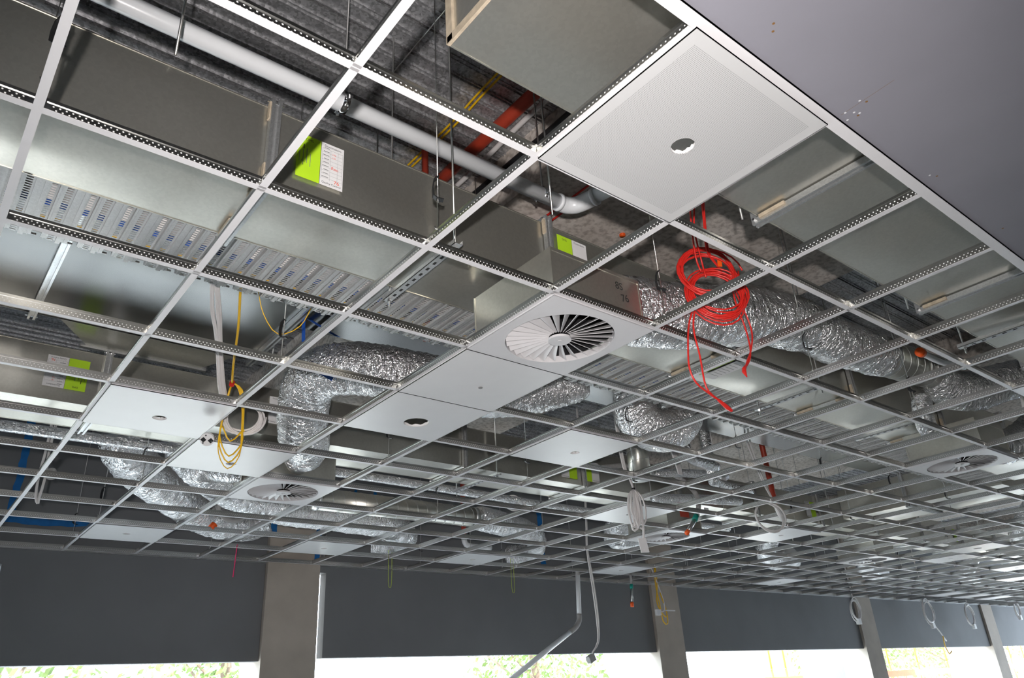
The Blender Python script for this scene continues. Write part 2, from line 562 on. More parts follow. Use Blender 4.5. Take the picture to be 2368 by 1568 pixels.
lw, lf, lc = tee_meshes('cross_tee', 2 * S - 0.004, True)
for j in range(0, 12):
    for i in range(-4, NI, 2):
        o = link('cross_tee', lw, grid, (i * S + 0.002, j * S, CZ + 0.0004))
        link('flange', lf, o, (0, 0, -0.0002))
        if i < 20:
            link('end_clip', lc, o)
sw, sf, sc_ = tee_meshes('short_cross_tee', S - 0.004, True)
for i in range(-3, NI, 2):
    for j in range(-1, 11):
        o = link('short_cross_tee', sw, grid, (i * S, j * S + 0.002, CZ + 0.0002), (0, 0, PI / 2))
        link('flange', sf, o)
        if i < 20:
            link('end_clip', sc_, o)

# ------------------------------------------------------------------ ceiling tiles
def plate_hole(hx, r, z0, z1, seg=32, cx=0.0, cy=0.0, rim=True):
    """square plate (half size hx) with a round through-hole"""
    mb = MB()
    ring, sq = [], []
    for k in range(seg):
        a = 2 * PI * (k + 0.5) / seg
        c, s_ = math.cos(a), math.sin(a)
        ring.append((cx + r * c, cy + r * s_))
        m_ = max(abs(c), abs(s_))
        sq.append((hx * c / m_, hx * s_ / m_))
    # snap nearest points to the corners
    for qx, qy in ((1, 1), (-1, 1), (-1, -1), (1, -1)):
        k = min(range(seg), key=lambda q: (sq[q][0] - qx * hx) ** 2 + (sq[q][1] - qy * hx) ** 2)
        sq[k] = (qx * hx, qy * hx)
    n = seg
    mb.v = [(x, y, z0) for x, y in ring] + [(x, y, z0) for x, y in sq] + [(x, y, z1) for x, y in ring] + [(x, y, z1) for x, y in sq]
    for k in range(n):
        k2 = (k + 1) % n
        mb.f.append((k, k2, n + k2, n + k))
        mb.f.append((2 * n + k, 3 * n + k, 3 * n + k2, 2 * n + k2))
        mb.f.append((k, 2 * n + k, 2 * n + k2, k2))
        mb.f.append((n + k, n + k2, 3 * n + k2, 3 * n + k))
    return mb

HX = 0.2982
def tile(i, j, label, hole=0.0, perf=False, group=None, hx_=(0, 0)):
    t = thing('ceiling_tile', label, 'ceiling tile', ((i + 0.5) * S, (j + 0.5) * S, CZ), group)
    m = M_PERF if perf else M_TILE
    if hole:
        plate_hole(HX, hole, -0.010, -0.0065, cx=hx_[0], cy=hx_[1]).build('face_panel', m, t)
        mb = MB()
        seg = 28
        for a in range(seg):
            a0, a1 = 2 * PI * a / seg, 2 * PI * (a + 1) / seg
            h0 = 0.012 + 0.004 * math.sin(a * 1.7) + 0.002 * math.sin(a * 3.1)
            h1 = 0.012 + 0.004 * math.sin((a + 1) * 1.7) + 0.002 * math.sin((a + 1) * 3.1)
            if a + 1 == seg:
                h1 = 0.012
            r = hole + 0.0005
            mb.quad((hx_[0] + r * math.cos(a0), hx_[1] + r * math.sin(a0), -0.007), (hx_[0] + r * math.cos(a1), hx_[1] + r * math.sin(a1), -0.007),
                    (hx_[0] + r * math.cos(a1), hx_[1] + r * math.sin(a1), -0.007 + h1), (hx_[0] + r * math.cos(a0), hx_[1] + r * math.sin(a0), -0.007 + h0))
        mb.build('torn_backing_edge', M_LABELW, t)
    else:
        MB().box(-HX, HX, -HX, HX, -0.010, -0.0065).build('face_panel', m, t)
    rim = MB()
    for s_ in (-1, 1):
        rim.box(-HX, HX, s_ * (HX - 0.001) - 0.001, s_ * (HX - 0.001) + 0.001, -0.0100, -0.0017)
        rim.box(s_ * (HX - 0.001) - 0.001, s_ * (HX - 0.001) + 0.001, -HX, HX, -0.0100, -0.0017)
    for s_ in (-1, 1):
        rim.box(-HX + 0.02, HX - 0.02, s_ * 0.281 - 0.0015, s_ * 0.281 + 0.0015, -0.0017, 0.03)
        rim.box(s_ * 0.281 - 0.0015, s_ * 0.281 + 0.0015, -HX + 0.02, HX - 0.02, -0.0017, 0.03)
    rim.build('turned_edge', M_TILE, t)
    return t

def dot_on(t, x, y, r, m, name):
    mb = MB()
    mb.cyl((x, y, -0.0135), (x, y, -0.0101), r, 20)
    return mb.build(name, m, t)

tile(2, -1, 'perforated white metal ceiling tile with a jagged round hole beside the grey plasterboard', 0.036, True, hx_=(0.02, 0.01))
t32 = tile(3, 2, 'plain white ceiling tile with a tiny grey dot, adjoining the big swirl diffuser')
dot_on(t32, 0.03, 0.04, 0.011, M_INKG, 'sensor_dot')
tile(3, 3, 'white ceiling tile with the largest round cut-out, beside the plain tile with a dot', 0.072, hx_=(0.03, 0.05))
tile(1, 4, 'white ceiling tile with a small round hole, shadowed by the white and yellow cable coils', 0.036, hx_=(0.02, 0.05))
tile(2, 5, 'white ceiling tile with a small hole under the hanging yellow cable loops', 0.032, hx_=(0.03, 0.08))
tile(5, 3, 'white ceiling tile with a small grille-like hole, alone among open grid cells behind the foil elbow', 0.030, hx_=(0.05, 0.04))
tile(8, 5, 'white ceiling tile behind the tied bundle of white cable with the flat tag', 0.028)
tile(12, 5, 'white ceiling tile glaring with window light behind the two hanging cable loops', 0.026)
tile(8, -1, 'white ceiling tile against the edge trim past the long run of empty cells')
for i in (2, 5, 8, 12, 18):
    tile(i, 9, 'white ceiling tile with a small round hole, one row short of the far wall', 0.030, group='tiles in the row along the far wall')
for i, j in ((18, 4), (19, 5), (23, 5), (23, 4), (26, 6)):
    tile(i, j, 'white ceiling tile in the distant cluster near the far end window', 0.03 if i != 18 else 0.05, group='distant ceiling tiles')
for i in (30, 32, 28):
    tile(i, 9, 'far-end white ceiling tile close to the wall above the hanging cable coils', group='far-end ceiling tiles')

# ------------------------------------------------------------------ swirl diffusers with plenum boxes
NB = 28
RO, RI = 0.247, 0.052
def blade_mesh():
    mb = MB()
    tilt = math.radians(40)
    n = 6
    for side in (0, 1):
        pass
    P = []
    for k in range(n + 1):
        f = k / n
        r = RI - 0.004 + (RO - 0.001 - RI) * f
        half = (0.0045 + 0.0175 * f)
        dy, dz = half * math.cos(tilt), half * math.sin(tilt)
        P.append(((r, -dy, -dz - 0.0005), (r, dy, dz - 0.0005)))
    th = 0.0011
    for k in range(n):
        a, b_ = P[k], P[k + 1]
        lo = [Vector(a[0]), Vector(b_[0]), Vector(b_[1]), Vector(a[1])]
        off = Vector((0, -math.sin(tilt), math.cos(tilt))) * th
        mb.quad(*[q - off for q in lo])
        mb.quad(*[q + off for q in reversed(lo)])
        mb.quad(lo[0] - off, lo[0] + off, lo[1] + off, lo[1] - off)
        mb.quad(lo[3] + off, lo[3] - off, lo[2] - off, lo[2] + off)
    z = [v for v in mb.v]
    zmin = min(v[2] for v in z)
    mb.v = [(x, y, q) for x, y, q in mb.v]
    return mb.mesh('blade', M_WHITE)
BLADE = blade_mesh()
DIFF_PLATE = plate_hole(HX, RO, -0.010, -0.007, 48).mesh('face_plate', M_WHITE)
hb = MB()
seg = 28
hb.cyl((0, 0, -0.0150), (0, 0, -0.004), RI, seg)
HUB = hb.mesh('hub', M_WHITE)
sb = MB()
sb.cyl((0, 0, -0.0175), (0, 0, -0.0150), 0.009, 14)
HUBSCREW = sb.mesh('hub_screw', M_WHITE)
rg = MB()
for k in range(48):
    a0, a1 = 2 * PI * k / 48, 2 * PI * (k + 1) / 48
    rg.quad((RO * math.cos(a0), RO * math.sin(a0), -0.010), (RO * math.cos(a0), RO * math.sin(a0), 0.022),
            (RO * math.cos(a1), RO * math.sin(a1), 0.022), (RO * math.cos(a1), RO * math.sin(a1), -0.010))
RING = rg.mesh('throat_ring', M_WHITE)
de = MB()
for s_ in (-1, 1):
    de.box(-HX, HX, s_ * (HX - 0.001) - 0.001, s_ * (HX - 0.001) + 0.001, -0.0100, -0.0017)
    de.box(s_ * (HX - 0.001) - 0.001, s_ * (HX - 0.001) + 0.001, -HX, HX, -0.0100, -0.0017)
DEDGE = de.mesh('turned_edge', M_WHITE)
def plenum_mesh():
    h = 0.268
    z0, z1 = 0.043, 0.245
    mb = MB()
    mb.box(-h, h, -h, -h + 0.002, z0, z1)
    mb.box(-h, h, h - 0.002, h, z0, z1)
    mb.box(-h, -h + 0.002, -h, h, z0, z1)
    mb.box(h - 0.002, h, -h, h, z0, z1)
    mb.box(-h, h, -h, h, z1, z1 + 0.002)
    # standing seams
    for s_ in (-1, 1):
        mb.box(-h - 0.003, h + 0.003, s_ * (h + 0.0015) - 0.0015, s_ * (h + 0.0015) + 0.0015, z1 - 0.014, z1 + 0.002)
    for sx in (-1, 1):
        for sy in (-1, 1):
            mb.box(sx * h - 0.003, sx * h + 0.003, sy * h - 0.003, sy * h + 0.003, z0, z1)
    return mb.mesh('plenum_box', M_GALV)
PLEN = plenum_mesh()
lm = MB()
h = 0.264
lm.box(-h, h, -h, -h + 0.001, 0.043, 0.243).box(-h, h, h - 0.001, h, 0.043, 0.243).box(-h, -h + 0.001, -h, h, 0.043, 0.243).box(h - 0.001, h, -h, h, 0.043, 0.243).box(-h, h, -h, h, 0.242, 0.243)
LINER = lm.mesh('black_liner', M_LINER)
cm = MB()
cm.box(-0.295, 0.295, -0.268, 0.268, 0.0425, 0.0435)
def diffuser(i, j, label, group=None, spin=0.1):
    t = thing('swirl_diffuser', label, 'air diffuser', ((i + 0.5) * S, (j + 0.5) * S, CZ), group)
    link('face_plate', DIFF_PLATE, t)
    link('turned_edge', DEDGE, t)
    link('throat_ring', RING, t)
    hb_ = link('hub', HUB, t)
    link('hub_screw', HUBSCREW, hb_)
    for k in range(NB):
        link('blade', BLADE, t, (0, 0, 0.008), (0, 0, spin + 2 * PI * k / NB))
    p = link('plenum_box', PLEN, t)
    link('black_liner', LINER, p)
    return t
d0 = diffuser(3, 1, 'large white swirl diffuser with radial blades beside the plain tile with a dot')
p0 = [c for c in d0.children if c.name.startswith('plenum_box')][0]
text('8S', 0.052, M_INK, p0, (0.135, -0.2695, 0.180), (PI / 2, 0, 0), 'marker_writing')
text('76', 0.052, M_INK, p0, (0.165, -0.2695, 0.125), (PI / 2, -0.2, 0), 'marker_writing')
diffuser(3, 6, 'white swirl diffuser under the hanging foil flexible duct, lit blue-white on one corner')
diffuser(10, 1, 'white swirl diffuser whose plain plenum box stands beside a black duct collar')
diffuser(10, 6, 'white swirl diffuser behind the green-taped drip hose, sparkling with window light')
diffuser(17, 6, 'most distant white swirl diffuser, next to the distant tile cluster')

# ------------------------------------------------------------------ rectangular ducts
def pillow_panel(mb, A, U, V, Nn, rs, amp=0.012, n=12):
    """subdivided sheet with origin A, edges U, V; bulges a little along Nn"""
    A, U, V, Nn = Vector(A), Vector(U), Vector(V), Vector(Nn)
    base = len(mb.v)
    nu = max(n, int(U.length / 0.12))
    nv = n
    p1, p2, p3 = rs.random() * 6, rs.random() * 6, rs.random() * 6
    for a in range(nu + 1):
        for b_ in range(nv + 1):
            u, v = a / nu, b_ / nv
            e = math.sin(PI * u) * math.sin(PI * v)
            d = amp * e * (0.5 + 0.6 * math.sin(3.1 * u + p1) * math.cos(2.3 * v + p2) + 0.3 * math.sin(7 * u + 4 * v + p3))
            mb.v.append(tuple(A + U * u + V * v + Nn * d))
    for a in range(nu):
        for b_ in range(nv):
            i = base + a * (nv + 1) + b_
            mb.f.append((i, i + nv + 1, i + nv + 2, i + 1))

def rect_duct(name, label, axis, x0, x1, y0, y1, z0, z1, cuts, seed=1, ends=(True, True), fl=0.032, group=None, seal=False, sheet=None):
    """duct along 'axis' from x0 to x1, across y0..y1, height z0..z1, joints at cuts"""
    t = thing(name, label, 'duct', (0, 0, 0), group)
    rs = random.Random(seed)
    Mp = (lambda p: (p[0], p[1], p[2])) if axis == 'x' else (lambda p: (p[1], p[0], p[2]))
    st = [x0] + list(cuts) + [x1]
    for a, b_ in zip(st[:-1], st[1:]):
        mb = MB()
        L = b_ - a
        pillow_panel(mb, (a, y0, z0), (L, 0, 0), (0, 0, z1 - z0), (0, -1, 0), rs)
        pillow_panel(mb, (a, y1, z0), (L, 0, 0), (0, 0, z1 - z0), (0, 1, 0), rs)
        pillow_panel(mb, (a, y0, z0), (L, 0, 0), (0, y1 - y0, 0), (0, 0, -1), rs)
        pillow_panel(mb, (a, y0, z1), (L, 0, 0), (0, y1 - y0, 0), (0, 0, 1), rs)
        if a == x0 and ends[0]:
            pillow_panel(mb, (a, y0, z0), (0, y1 - y0, 0), (0, 0, z1 - z0), (-1, 0, 0), rs)
        if b_ == x1 and ends[1]:
            pillow_panel(mb, (b_, y0, z0), (0, y1 - y0, 0), (0, 0, z1 - z0), (1, 0, 0), rs)
        nf = len(mb.f)
        for yy in (y0, y1):          # folded edge seams
            for zz in (z0, z1):
                mb.box(a, b_, yy - 0.0025, yy + 0.0025, zz - 0.0025, zz + 0.0025)
        mb.v = [Mp(p) for p in mb.v]
        sec = mb.build('duct_section', sheet or M_GALV, t, smooth=True)
        for p in sec.data.polygons:
            if p.index >= nf:
                p.use_smooth = False
    for c in cuts:
        mb = MB()
        for dx in (-0.020, 0.008):
            a, b_ = c + dx, c + dx + 0.012
            mb.box(a, b_, y0 - fl, y1 + fl, z0 - fl, z0 - 0.0055)
            mb.box(a, b_, y0 - fl, y1 + fl, z1 + 0.0055, z1 + fl)
            mb.box(a, b_, y0 - fl, y0 - 0.0055, z0 - 0.0055, z1 + 0.0055)
            mb.box(a, b_, y1 + 0.0055, y1 + fl, z0 - 0.0055, z1 + 0.0055)
        mb.box(c - 0.008, c + 0.008, y0 - fl * 0.6, y0 - 0.0055, z0 - 0.02, z1 + 0.02)
        mb.box(c - 0.008, c + 0.008, y0 - 0.02, y1 + 0.02, z0 - fl * 0.6, z0 - 0.0055)
        mb.v = [Mp(p) for p in mb.v]
        f = mb.build('flange_joint', M_GALVR, t)
        if seal:
            for q in ((c - 0.026, c - 0.0205, y0 - fl * 0.8, y0 - 0.006, z0 - 0.01, z0 + 0.06), (c - 0.026, c - 0.0205, y0 - fl * 0.8, y0 - 0.006, z1 - 0.07, z1 + 0.01),
                      (c - 0.032, c - 0.0205, y1 - 0.13, y1 - 0.01, z0 - fl * 0.7, z0 - 0.006), (c - 0.032, c - 0.0205, y0 + 0.01, y0 + 0.11, z0 - fl * 0.7, z0 - 0.006)):
                sl = MB().box(*q)
                sl.v = [Mp(p) for p in sl.v]
                sl.build('sealant', M_SEAL, f)
        bo = MB()
        for yy in (y0 - fl * 0.5, y1 + fl * 0.5):
            for zz in (z0 - fl * 0.5, z1 + fl * 0.5):
                bo.cyl((c - 0.034, yy, zz), (c + 0.030, yy, zz), 0.006, 8)
        bo.v = [Mp(p) for p in bo.v]
        bo.build('corner_bolt', M_BRIGHT, f)
    return t

def duct_label(parent, x, y, z, wd, ht, flip=False, green_first=True, detail=True, side='y'):
    """pair of stickers on a duct side facing -Y; x,z = centre of the pair"""
    s_ = -1 if flip else 1
    gx, wx = (x - wd / 2, x + wd / 2) if green_first else (x + wd / 2, x - wd / 2)
    yy = y - 0.0135
    for nm, cx, m in (('lime_label', gx, M_LABELG), ('white_label', wx, M_LABELW)):
        lab = MB().box(cx - wd / 2 + 0.001, cx + wd / 2 - 0.001, yy - 0.0004, yy, z - ht / 2, z + ht / 2).build(nm, m, parent)
        ry = PI if flip else 0.0
        def put(body, size, mm, dx, dz, rot=0.0, nm2='lettering'):
            text(body, size, mm, lab, (cx + s_ * dx, yy - 0.0012, z + s_ * dz), (PI / 2, rot + ry, 0), nm2)
        if nm == 'lime_label':
            put('DMS', 0.016, M_INK, 0.0, ht * 0.40)
            if detail:
                MB().box(cx - s_ * wd * 0.22 - 0.0018, cx - s_ * wd * 0.22 + 0.0018, yy - 0.0012, yy - 0.0005, z + s_ * ht * 0.22 - 0.011, z + s_ * ht * 0.22 + 0.011).build('print_bar', M_INK, lab)
                for k in range(4):
                    bx_ = cx + s_ * (-wd * 0.38 + k * wd * 0.15)
                    MB().box(bx_ - 0.0011, bx_ + 0.0011, yy - 0.0010, yy - 0.0005, z - 0.03 - 0.012 * (k % 2), z + 0.02 + 0.01 * (k % 3)).build('fine_print', M_INKG, lab)
                put('x', 0.010, M_INK, -wd * 0.22, -ht * 0.20)
                put('DC', 0.012, M_INK, -wd * 0.22, -ht * 0.12)
        else:
            put('Ductmakers', 0.0145, M_INK, 0.0, ht * 0.43)
            put('Quality Control', 0.0125, M_INK, 0.0, -ht * 0.43)
            if detail:
                ln = MB()
                for k in range(9):
                    zz = z + ht * (0.36 - 0.085 * k)
                    ln.box(cx - wd * 0.44, cx + wd * 0.44, yy - 0.0008, yy - 0.0005, zz - 0.0003, zz + 0.0003)
                for dx in (-0.44, -0.08, 0.24, 0.44):
                    ln.box(cx + wd * dx - 0.0003, cx + wd * dx + 0.0003, yy - 0.0008, yy - 0.0005, z - ht * 0.36, z + ht * 0.37)
                ln.build('ruled_lines', M_INKG, lab)
                for k in range(9):
                    wz = z + s_ * ht * (0.385 - 0.085 * k)
                    wx_ = cx - s_ * wd * 0.26
                    MB().box(wx_ - wd * (0.10 + 0.03 * (k % 3)), wx_ + wd * 0.12, yy - 0.0010, yy - 0.0005, wz - 0.0014, wz + 0.0014).build('fine_print', M_INKG, lab)
                put('132', 0.011, M_INKR, wd * 0.06, ht * 0.28)
                put('132', 0.011, M_INKR, wd * 0.05, ht * 0.20)
                put('Ren', 0.020, M_INKR, wd * 0.12, ht * -0.05)
                put('76', 0.024, M_INKR, wd * 0.22, ht * -0.36)

dA = rect_duct('supply_duct', 'long galvanised duct carrying the lime and white stickers next to the cable tray', 'x', -2.2, 8.9, 0.94, 1.36, 3.30, 3.64, [-0.65, 0.73, 2.11, 3.49, 4.87, 6.25, 7.63], 3, seal=True)
duct_label(dA, 0.925, 0.94, 3.468, 0.098, 0.205)
duct_label(dA, 2.27, 0.94, 3.50, 0.10, 0.20, detail=False)
# paper label on the underside
lb = MB().box(3.55, 3.62, 1.00, 1.26, 3.2845, 3.285).build('lime_label', M_LABELG, dA)
lb = MB().box(3.64, 3.76, 1.00, 1.26, 3.2845, 3.285).build('white_label', M_LABELW, dA)
for k in range(7):
    MB().box(3.655, 3.74, 1.03 + k * 0.03, 1.033 + k * 0.03, 3.2840, 3.2844).build('ruled_line', M_INKG, lb)

dC = rect_duct('supply_duct', 'galvanised duct running behind the foil bend with its underside reflecting the windows', 'x', -2.2, 24.0, 3.60, 4.05, 3.30, 3.64, [0.77 + 1.365 * k for k in range(-1, 17)], 7)
duct_label(dC, 0.56, 3.60, 3.475, 0.115, 0.20, flip=True, green_first=False)
duct_label(dC, 1.935, 3.60, 3.48, 0.115, 0.20, green_first=False, detail=False)
duct_label(dC, 4.68, 3.60, 3.44, 0.10, 0.19, green_first=False, detail=False)
duct_label(dC, 4.97, 3.60, 3.44, 0.10, 0.19, detail=False)
duct_label(dC, 8.75, 3.60, 3.46, 0.11, 0.19, green_first=False, detail=False)
duct_label(dC, 12.9, 3.60, 3.46, 0.11, 0.19, detail=False)

dE = rect_duct('return_duct', 'open-ended galvanised duct with scuffed underside running above the perforated tile', 'x', 0.915, 12.0, -0.75, 0.03, 3.30, 3.70, [2.48, 3.95, 5.4, 6.9, 8.4, 9.9], 11, seal=True)
# taped lip on its end
MB().box(0.905, 0.915, -0.75, 0.03, 3.295, 3.325).box(0.905, 0.915, 0.005, 0.035, 3.30, 3.70).build('end_sealant', M_SEAL, dE)

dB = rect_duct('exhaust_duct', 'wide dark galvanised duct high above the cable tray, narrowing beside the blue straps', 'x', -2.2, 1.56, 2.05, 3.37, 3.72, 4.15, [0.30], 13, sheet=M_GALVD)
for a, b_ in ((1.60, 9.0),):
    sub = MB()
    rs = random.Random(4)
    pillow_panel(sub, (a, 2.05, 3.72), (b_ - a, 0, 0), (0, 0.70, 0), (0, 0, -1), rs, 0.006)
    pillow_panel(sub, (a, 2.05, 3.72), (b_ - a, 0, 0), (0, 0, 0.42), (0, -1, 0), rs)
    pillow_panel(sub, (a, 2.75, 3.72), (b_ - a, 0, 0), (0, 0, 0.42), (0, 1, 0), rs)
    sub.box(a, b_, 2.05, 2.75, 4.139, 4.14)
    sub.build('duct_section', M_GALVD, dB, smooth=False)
fj = MB()
for dx in (0.0, 0.025):
    fj.box(1.562 + dx, 1.574 + dx, 2.02, 3.40, 3.685, 3.718)
    fj.box(1.562 + dx, 1.574 + dx, 2.02, 3.40, 4.15, 4.18)
    fj.box(1.562 + dx, 1.574 + dx, 2.02, 2.05, 3.718, 4.15)
    fj.box(1.562 + dx, 1.574 + dx, 3.37, 3.40, 3.718, 4.15)
fj.build('flange_joint', M_GALVR, dB)
# tapered shoe dropping from the wide duct onto the far duct
tp = MB()
tp.quad((0.42, 3.372, 3.735), (1.50, 3.372, 3.735), (1.34, 3.60, 3.69), (0.63, 3.60, 3.69))
tp.quad((0.42, 3.372, 4.10), (0.42, 3.372, 3.735), (0.63, 3.60, 3.69), (0.63, 3.60, 4.0))
tp.quad((1.50, 3.372, 3.735), (1.50, 3.372, 4.10), (1.34, 3.60, 4.0), (1.34, 3.60, 3.69))
tp.quad((0.63, 3.60, 3.69), (1.34, 3.60, 3.69), (1.34, 3.60, 4.0), (0.63, 3.60, 4.0))
tp.quad((0.42, 3.372, 4.10), (0.63, 3.60, 4.0), (1.34, 3.60, 4.0), (1.50, 3.372, 4.10))
tp.build('tapered_branch', M_GALV, dB)
MB().box(0.60, 1.37, 3.602, 3.63, 3.675, 3.70).build('branch_flange', M_GALVR, dB)

dG = rect_duct('cross_duct', 'large galvanised cross duct running toward the far wall beyond the second diffuser', 'y', 1.50, 3.30, 8.95, 9.75, 3.30, 3.64, [2.5], 17)

# ------------------------------------------------------------------ trapeze hangers (channel + two threaded rods)
def trapeze(x, y0, y1, z, label, group, top=SOFF, w_=0.041):
    t = thing('trapeze_hanger', label, 'pipe hanger', (x, (y0 + y1) / 2, z), group)
    L = (y1 - y0) / 2
    c = MB()
    c.box(-w_ / 2, w_ / 2, -L, L, -0.021, -0.0185)
    c.box(-w_ / 2, -w_ / 2 + 0.0025, -L, L, -0.021, 0.0)
    c.box(w_ / 2 - 0.0025, w_ / 2, -L, L, -0.021, 0.0)
    c.build('slotted_channel', M_GALVR, t)
    sl = MB()
    k = -L + 0.06
    while k < L - 0.05:
        sl.box(-0.006, 0.006, k, k + 0.022, -0.0216, -0.0211)
        k += 0.055
    sl.build('slots', M_INK, t)
    for s_ in (-1, 1):
        r = MB()
        r.cyl((0, s_ * (L - 0.03), -0.06), (0, s_ * (L - 0.03), top - z), 0.005, 8)
        o = r.build('threaded_rod', M_STEEL, t, smooth=True)
        n = MB()
        n.cyl((0, s_ * (L - 0.03), -0.033), (0, s_ * (L - 0.03), -0.022), 0.010, 6)
        n.build('nut', M_BRIGHT, o)
    return t
GT = 'trapeze hangers under the ducts'
trapeze(1.50, 0.82, 1.407, 3.262, 'slotted channel trapeze under the stickered duct beside the swirl diffuser', GT)
trapeze(4.40, 0.878, 1.407, 3.262, 'slotted channel trapeze under the stickered duct past its paper underside label', GT)
trapeze(5.75, 0.878, 1.407, 3.262, 'slotted channel trapeze under the stickered duct near the black duct collar', GT)
for x in (3.79, 5.72, 9.1):
    trapeze(x, 3.50, 4.15, 3.262, 'slotted channel trapeze under the window-lit far duct', GT)
trapeze(1.75, 1.96, 3.45, 3.70, 'long slotted channel under the wide high duct by the blue straps', GT)
trapeze(4.6, -0.85, 0.13, 3.275, 'slotted channel trapeze under the open-ended duct by the plasterboard edge', GT)

# ------------------------------------------------------------------ cable tray with its cables
tr = thing('cable_tray', 'ribbed and slotted galvanised cable tray running beside the stickered duct', 'cable tray', (0, 0, 3.335))
X0, X1, TY0, TY1 = -1.6, 8.85, 1.398, 1.83
bed = MB()
lad = MB()
PT = 0.130
x = X0
while x < X1:
    # flat, deep slotted channel, flat, raised rib, slotted flat
    bed.box(x, x + 0.024, TY0, TY1, 0.0, 0.0012)
    bed.box(x + 0.011, x + 0.014, TY0, TY1, -0.003, 0.0)
    bed.box(x + 0.024, x + 0.0255, TY0, TY1, 0.0, 0.022)
    bed.box(x + 0.0255, x + 0.034, TY0, TY1, 0.0208, 0.022)
    bed.box(x + 0.052, x + 0.060, TY0, TY1, 0.0208, 0.022)
    bed.box(x + 0.060, x + 0.0615, TY0, TY1, 0.0, 0.022)
    bed.box(x + 0.0615, x + 0.082, TY0, TY1, 0.0, 0.0012)
    bed.box(x + 0.068, x + 0.071, TY0, TY1, -0.003, 0.0)
    bed.box(x + 0.104, x + 0.112, TY0, TY1, 0.0, 0.0012)
    bed.box(x + 0.112, x + 0.1135, TY0, TY1, -0.010, 0.0012)
    bed.box(x + 0.1135, x + 0.1285, TY0, TY1, -0.010, -0.0088)
    bed.box(x + 0.1285, x + PT, TY0, TY1, -0.010, 0.0012)
    y = TY0
    while y < TY1:
        lad.box(x + 0.034, x + 0.052, y, y + 0.006, 0.0208, 0.022)
        lad.box(x + 0.082, x + 0.104, y, y + 0.008, 0.0, 0.0012)
        y += 0.0165
    x += PT
bed.build('ribbed_bed', M_TRAY, tr)
lo = lad.build('slotted_rungs', M_TRAY, tr)
lo['kind'] = 'stuff'
rl = MB()
rl.box(X0, X1, TY0, TY0 + 0.0015, 0.022, 0.06)
rl.build('side_rail', M_TRAY, tr)
rl = MB()
rl.box(X0, X1, TY1 - 0.0015, TY1, 0.020, 0.06)
x = X0
while x < X1:
    rl.box(x + 0.01, x + 0.045, TY1, TY1 + 0.005, 0.004, 0.012)
    rl.box(x + 0.085, x + 0.10, TY1, TY1 + 0.005, 0.004, 0.012)
    x += PT
rl.build('side_rail', M_TRAY, tr)
rs = random.Random(9)
def tray_cable(y, z, r, m, label, grp, x0=X0, x1=X1):
    pts = []
    x = x0
    while x < x1:
        pts.append((x, y + rs.uniform(-0.0008, 0.0008), z + rs.uniform(0, 0.002)))
        x += 0.35
    o = cable('tray_cable', pts, r, m, None, 6, 0.1)
    tag(o, label, 'cable', grp)
for k in range(9):
    tray_cable(1.435 + 0.017 * k, 3.3655, 0.0075, M_WIREW, 'white data cable lying in the slotted cable tray', 'white cables in the tray')
for y in (1.60, 1.618):
    tray_cable(y, 3.365, 0.0070, M_BLUE, 'blue data cable lying in the slotted cable tray', 'blue cables in the tray')
for y in (1.715, 1.745, 1.78):
    tray_cable(y, 3.364, 0.005, M_YEL, 'yellow fibre cable lying in the slotted cable tray', 'yellow cables in the tray')

# ------------------------------------------------------------------ flexible and spiral round ducts
def flex(label, pts, r, seed, seg=40, step=0.014, rough=1.0, collar=None):
    rs = random.Random(seed)
    P = spline(pts, step)
    n = len(P)
    ph = [rs.random() * 6.28 for _ in range(10)]
    jit = [[rs.gauss(0, 1) for _ in range(seg)] for _ in range(n)]
    def rad(i, k):
        s_ = i * step
        a = 2 * PI * k / seg
        rr = 1 + 0.018 * math.sin(2 * PI * s_ / 0.036 + 0.6 * math.sin(a * 2 + ph[0]))
        rr += rough * 0.030 * math.sin(2 * a + ph[1] + 5.2 * s_) * math.sin(4.1 * s_ + ph[2])
        rr += rough * 0.018 * math.sin(5 * a + ph[3] + 9 * s_) + rough * 0.010 * math.sin(9 * a + ph[4] - 23 * s_)
        j = (jit[i][k] + jit[i][(k + 1) % seg] + jit[max(i - 1, 0)][k]) / 3
        rr += rough * 0.026 * j
        e = min(i, n - 1 - i)
        if e < 4:
            rr *= 0.94 + 0.015 * e
        return r * rr
    mb = MB()
    mb.tube(P, r, seg, cap=True, radf=rad)
    me = mb.mesh('flexible_duct', M_FOIL, True)
    uv = me.uv_layers.new(name='UVMap')
    for poly in me.polygons:
        ks = []
        for li in poly.loop_indices:
            vi = me.loops[li].vertex_index
            ks.append((li, vi // seg, vi % seg))
        wrap = max(k[2] for k in ks) - min(k[2] for k in ks) > seg / 2
        for li, i, k in ks:
            kk = k + seg if wrap and k < seg / 2 else k
            uv.data[li].uv = (kk / seg * 2 * PI * r / 0.35 + seed * 0.37, i * step + seed * 1.3)
    t = thing('flexible_duct', label, 'flexible duct')
    link('foil_sleeve', me, t)
    if collar:
        a, b_ = Vector(collar[0]), Vector(collar[1])
        MB().cyl(a, b_, r * 0.55, 28).build('spigot_collar', M_GALVR, t, smooth=True)
    return t

